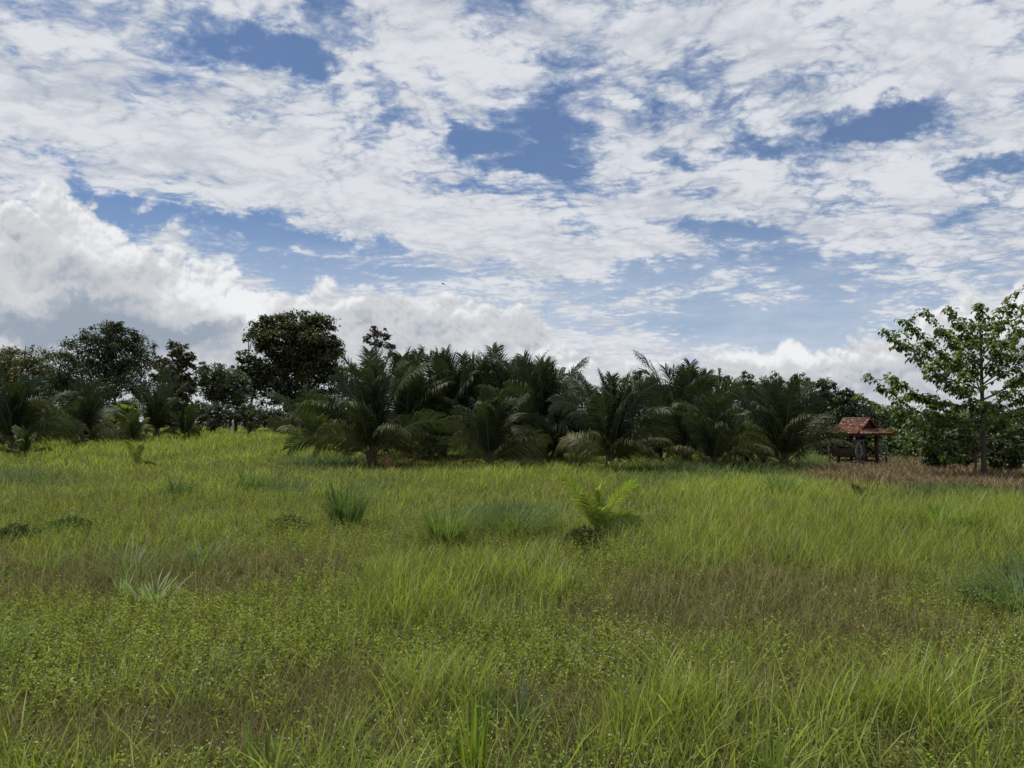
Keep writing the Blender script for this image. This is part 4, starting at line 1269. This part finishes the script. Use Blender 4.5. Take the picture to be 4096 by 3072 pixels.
# ------------------------------------------------------------------ pavilion
def pavilion():
    global rng
    kr = rng; rng = np.random.default_rng(5)
    d = 44.0
    g = stand(3422, d)
    yaw = math.radians(22)
    Rz = np.array([[math.cos(yaw), -math.sin(yaw), 0], [math.sin(yaw), math.cos(yaw), 0], [0, 0, 1]])
    root = empty('garden_pavilion', g, 'small wooden garden pavilion with orange tiled roof and cartwheel sides', 'pavilion')

    def W(p):
        return np.asarray(p, float) @ Rz.T + g
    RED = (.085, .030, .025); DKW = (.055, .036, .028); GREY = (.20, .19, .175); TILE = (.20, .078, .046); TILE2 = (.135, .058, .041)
    ez = 2.14; half = 1.47; mid = .95; mz = 2.50; apex = 3.06; hr = .80      # eave, skirt top, gable apex

    def obox(mb, c, s, col):
        box(mb, W(c), s, col, Rz)
    # roof: tiled skirt on four sides, tiled gable roof on top
    mb = MB()

    def slope(mb, a, b2, c, d2, rows, cols, col):
        """tiles laid from eave a-b up to ridge d-c, each tile a thin plate"""
        a, b2, c, d2 = map(V3, (a, b2, c, d2))
        nrm = np.cross(b2 - a, d2 - a); nrm /= np.linalg.norm(nrm)
        for r in range(rows):
            for q in range(cols):
                t0, t1 = r / rows, (r + 1.25) / rows
                o = .5 / cols * (r % 2)
                u0, u1 = min(q / cols + o, 1.0), min((q + .92) / cols + o, 1.0)
                if u1 - u0 < .01:
                    continue
                t1 = min(t1, 1.02)
                P = lambda u, t: (a * (1 - u) + b2 * u) * (1 - t) + (d2 * (1 - u) + c * u) * t
                lift = nrm * (.022 + .008 * rng.random())
                th = nrm * .014
                p = [P(u0, t0) + lift, P(u1, t0) + lift, P(u1, t1), P(u0, t1)]
                v = [W(x) for x in p] + [W(x + th) for x in p]
                cc = np.array(col) * (.7 + .6 * rng.random())
                if rng.random() < .18:
                    cc = np.array((.16, .10, .075)) * (.7 + .6 * rng.random())
                if rng.random() < .08:
                    cc = np.array((.36, .27, .21))
                mb.add(np.array(v), [(0, 3, 2, 1), (4, 5, 6, 7), (0, 1, 5, 4), (1, 2, 6, 5), (2, 3, 7, 6), (3, 0, 4, 7)], None, cc)
        under = [a - nrm * .02, b2 - nrm * .02, c - nrm * .02, d2 - nrm * .02]
        mb.add(np.array([W(x) for x in under]), [(0, 1, 2, 3)], None, np.array(DKW))
    e, m = half, mid
    gw = .60
    hy = .62
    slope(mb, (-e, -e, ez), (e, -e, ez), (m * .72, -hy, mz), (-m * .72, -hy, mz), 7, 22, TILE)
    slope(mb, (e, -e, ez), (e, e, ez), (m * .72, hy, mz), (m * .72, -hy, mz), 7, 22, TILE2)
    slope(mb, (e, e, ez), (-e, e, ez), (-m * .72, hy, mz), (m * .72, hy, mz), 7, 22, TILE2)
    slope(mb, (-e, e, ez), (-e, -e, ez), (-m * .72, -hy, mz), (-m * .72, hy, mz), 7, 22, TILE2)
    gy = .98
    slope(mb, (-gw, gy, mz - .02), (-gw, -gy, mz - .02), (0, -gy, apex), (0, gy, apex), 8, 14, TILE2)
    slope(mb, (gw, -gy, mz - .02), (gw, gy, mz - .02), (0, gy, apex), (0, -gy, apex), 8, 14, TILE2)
    roof = mb.build('roof', M_TILE, root)
    mb = MB()
    tube(mb, [W((0, -gy - .03, apex + .03)), W((0, 0, apex + .02)), W((0, gy + .03, apex + .03))], .045, (.12, .10, .085), 6)
    tag(mb.build('ridge_cap', M_TILE, roof), 'grey mortar ridge cap')
    for sy in (-1, 1):
        mb = MB()
        v = [W((-gw * .93, sy * (gy - .14), mz)), W((gw * .93, sy * (gy - .14), mz)), W((0, sy * (gy - .14), apex - .06)), W((-gw * .93, sy * (gy - .17), mz)), W((gw * .93, sy * (gy - .17), mz)), W((0, sy * (gy - .17), apex - .06))]
        mb.add(np.array(v), [(0, 1, 4, 3), (1, 2, 5, 4), (2, 0, 3, 5)], [(0, 2, 1), (3, 4, 5)], (.06, .024, .022))
        for r in range(5):
            zz = mz + .06 + r * .09; ww = gw * .93 * (1 - (zz - mz) / (apex - mz)) * 2 - .05
            obox(mb, (0, sy * (gy - .13), zz), (max(ww, .05), .012, .06), (.065, .026, .022))
        mb.build('gable', M_WOOD, roof)
        mb = MB()
        for sx in (-1, 1):
            tube(mb, [W((sx * gw * 1.10, sy * (gy + .012), mz - .07)), W((sx * gw * .55, sy * (gy + .012), mz + .22)), W((0, sy * (gy + .012), apex + .02))], [.05, .04, .035], (.17, .065, .04), 5)
        mb.build('bargeboard', M_WOOD, roof)
        mb = MB()
        obox(mb, (0, sy * (hy + .06), mz + .01), (m * 1.5, .12, .07), (.30, .29, .27))
        tag(mb.build('mortar_band', M_TILE, roof), 'pale mortar band under the gable')
    # hips and corner finials
    for sx in (-1, 1):
        for sy in (-1, 1):
            mb = MB()
            tube(mb, [W((sx * m * .72, sy * hy, mz + .03)), W((sx * e, sy * e, ez + .05))], [.035, .04], (.16, .075, .055), 5)
            mb.build('hip_cap', M_TILE, roof)
            mb = MB()
            pf = [(sx * e * 1.0, sy * e * 1.0, ez + .02), (sx * e * 1.0, sy * e * 1.0, ez + .12), (sx * e * .985, sy * e * .985, ez + .20), (sx * e * 1.03, sy * e * 1.03, ez + .27)]
            tube(mb, [W(p) for p in pf], [.07, .085, .05, .01], (.13, .04, .03), 6)
            mb.build('finial', M_TILE, roof)
    # scalloped boards below the eaves
    for (ax_, s) in (('x', -1), ('x', 1), ('y', -1), ('y', 1)):
        mb = MB()
        N = 26
        for i in range(N):
            u0, u1 = -e + 2 * e * i / N, -e + 2 * e * (i + 1) / N
            uu = (u0 + u1) / 2
            prof = [(u0, ez + .01), (u1, ez + .01), (u1, ez - .07), (uu, ez - .13), (u0, ez - .07)]
            f = []
            for off in (0, .025):
                for (a, zz) in prof:
                    f.append(W((a, s * (e - .03 - off), zz)) if ax_ == 'x' else W((s * (e - .03 - off), a, zz)))
            mb.add(np.array(f), [(0, 1, 2, 4), (5, 9, 7, 6), (2, 3, 8, 7), (3, 4, 9, 8), (0, 4, 9, 5), (1, 6, 7, 2)], [(2, 3, 4), (9, 8, 7)], RED)
        mb.build('fascia', M_WOOD, root)
    # posts and beams
    pxy = [(-.52, -.98), (.52, -.98), (-.52, .98), (.52, .98), (-.98, -.52), (.98, -.52), (-.98, .52), (.98, .52)]
    for i, (x, y) in enumerate(pxy):
        mb = MB()
        obox(mb, (x, y, 1.08), (.105, .105, 2.2), RED if i % 2 else DKW)
        mb.build('post', M_WOOD, root)
    mb = MB()
    for s in (-1, 1):
        obox(mb, (0, s * .98, ez - .06), (2.3, .09, .12), DKW); obox(mb, (s * .98, 0, ez - .06 + .003), (.09, 1.86, .12), DKW)
    for s in (-1, 1):
        obox(mb, (s * .5, 0, ez + .06), (.08, 2.4, .1), DKW)
    mb.build('beam', M_WOOD, root)
    # half cartwheels beside the posts

    def wheel(c, axis, a0, a1, full=False):
        root_w = MB(); hub = MB()
        R = .66
        n = 18
        an = np.linspace(a0, a1, n)
        pt = lambda r, a: W((c[0] + (r * math.cos(a) if axis == 'x' else 0), c[1] + (r * math.cos(a) if axis == 'y' else 0), c[2] + r * math.sin(a)))
        tube(root_w, [pt(R, a) for a in an], .055, GREY, 6)
        wo = root_w.build('cartwheel', M_WOOD, root)
        for a in np.linspace(a0 + .12, a1 - .12, 7):
            sp = MB(); tube(sp, [pt(.08, a), pt(R - .02, a)], .028, (.22, .21, .19), 5); 
            o = bpy.data.objects.new('spoke', sp.mesh('spoke', M_WOOD, tuple(g))); COL.objects.link(o); o.parent = wo
        tube(hub, [pt(0, 0) + (Rz @ np.array([0, -.1, 0]) if axis == 'x' else Rz @ np.array([-.1, 0, 0])), pt(0, 0) + (Rz @ np.array([0, .1, 0]) if axis == 'x' else Rz @ np.array([.1, 0, 0]))], [.085, .085], (.09, .08, .07), 8)
        o = bpy.data.objects.new('hub', hub.mesh('hub', M_WOOD, tuple(g))); COL.objects.link(o); o.parent = wo
    hp = math.pi / 2
    wz = 1.10
    for y in (-1.03, 1.03):
        wheel((-.58, y, wz), 'x', hp, 3 * hp); wheel((.58, y, wz), 'x', -hp, hp)
    for x in (-1.03, 1.03):
        wheel((x, -.58, wz), 'y', hp, 3 * hp); wheel((x, .58, wz), 'y', -hp, hp)
    # benches, rails, woven panel, low legs
    for (c, s) in (((-.93, 0, .72), (.30, 1.5, .05)), ((.93, 0, .72), (.30, 1.5, .05)), ((0, .88, .72), (1.5, .28, .05))):
        mb = MB(); obox(mb, c, s, (.09, .055, .042)); mb.build('bench', M_WOOD, root)
    mb = MB()
    for (c, s) in (((0, 1.0, 1.0), (1.0, .05, .07)), ((-1.0, 0, 1.02), (.05, 1.0, .07)), ((1.0, 0, 1.02), (.05, 1.0, .07)), ((0, -.98, .48), (1.9, .07, .07)), ((0, .98, .48), (1.9, .07, .07)), ((-.98, 0, .483), (.07, 1.86, .07)), ((.98, 0, .483), (.07, 1.86, .07)), ((0, .2, 1.02), (.9, .04, .04))):
        obox(mb, c, s, DKW)
    mb.build('rail', M_WOOD, root)
    mb = MB()
    obox(mb, (-1.09, 0, .98), (.03, 1.9, .48), (.085, .060, .044))
    for i in range(5):
        obox(mb, (-1.11, 0, .80 + .1 * i), (.03, 1.92, .018), (.09, .06, .045))
    for i in range(9):
        obox(mb, (-1.108, -.88 + .22 * i, .98), (.026, .03, .5), (.09, .06, .045))
    tag(mb.build('woven_panel', M_WOOD, root), 'brown woven panel on the left side')
    for (x, y) in ((-1.12, -1.12), (1.12, -1.12), (-1.12, 1.12), (1.12, 1.12), (-1.12, -.2), (-1.12, .5), (.2, 1.1), (1.1, .3)):
        mb = MB(); obox(mb, (x, y, .32), (.085, .085, .80), DKW); mb.build('leg', M_WOOD, root)
    mb = MB(); obox(mb, (0, 0, .14), (2.5, 2.5, .12), (.10, .065, .055)); mb.build('floor', M_WOOD, root)
    rng = kr


pavilion()


# ------------------------------------------------------------------ post and bird
def post():
    d = 64
    g = stand(936, d)
    H = ray(936, 1680, d)[2] - g[2]
    mb = MB()
    hs = np.array([-.2, .3, .6, .85, 1.0]) * H
    tube(mb, np.stack([g[0] + np.array([0.02, 0, -.01, -.02, -.03]), np.full(5, g[1]), g[2] + hs], 1), np.array([.11, .105, .10, .095, .075]), (.42, .38, .33), 8)
    o = mb.build('fence_post', M_WOOD, origin=tuple(g))
    tag(o, 'pale weathered wooden post at the far edge of the grass', 'post')


def bird():
    c = ray(1775, 1136, 55)
    mb = MB()
    s = .19
    A = lambda x, y, z: c + s * np.array([x, y, z])
    pts = [A(-.75, 0, .12), A(-.55, 0, .18), A(-.2, 0, .12), A(.2, 0, -.05), A(.6, 0, -.2), A(1.25, 0, -.42)]
    tube(mb, pts, s * np.array([.04, .16, .22, .16, .08, .015]), (.028, .03, .04), 8)
    # wings held level, seen nearly edge-on; tail a flat wedge
    for sy, tip in ((-1, A(-1.5, -1.6, .10)), (1, A(-.5, 1.8, .14))):
        v = [A(-.4, 0.1 * sy, .2), A(.15, .1 * sy, .12), A(-.1, 1.0 * sy, .2), A(-.75, 1.0 * sy, .24), tip]
        v2 = [p + np.array([0, 0, -.012]) for p in v]
        mb.add(np.array(v + v2), [(0, 1, 2, 3), (5, 8, 7, 6), (0, 5, 6, 1), (1, 6, 7, 2), (3, 8, 5, 0), (2, 7, 9, 4), (4, 9, 8, 3)], [(3, 2, 4), (8, 9, 7)], (.03, .032, .042))
    o = mb.build('bird', M_BIRD, origin=tuple(c))
    tag(o, 'tiny dark bird flying below the clouds left of the centre', 'bird')


post()
bird()
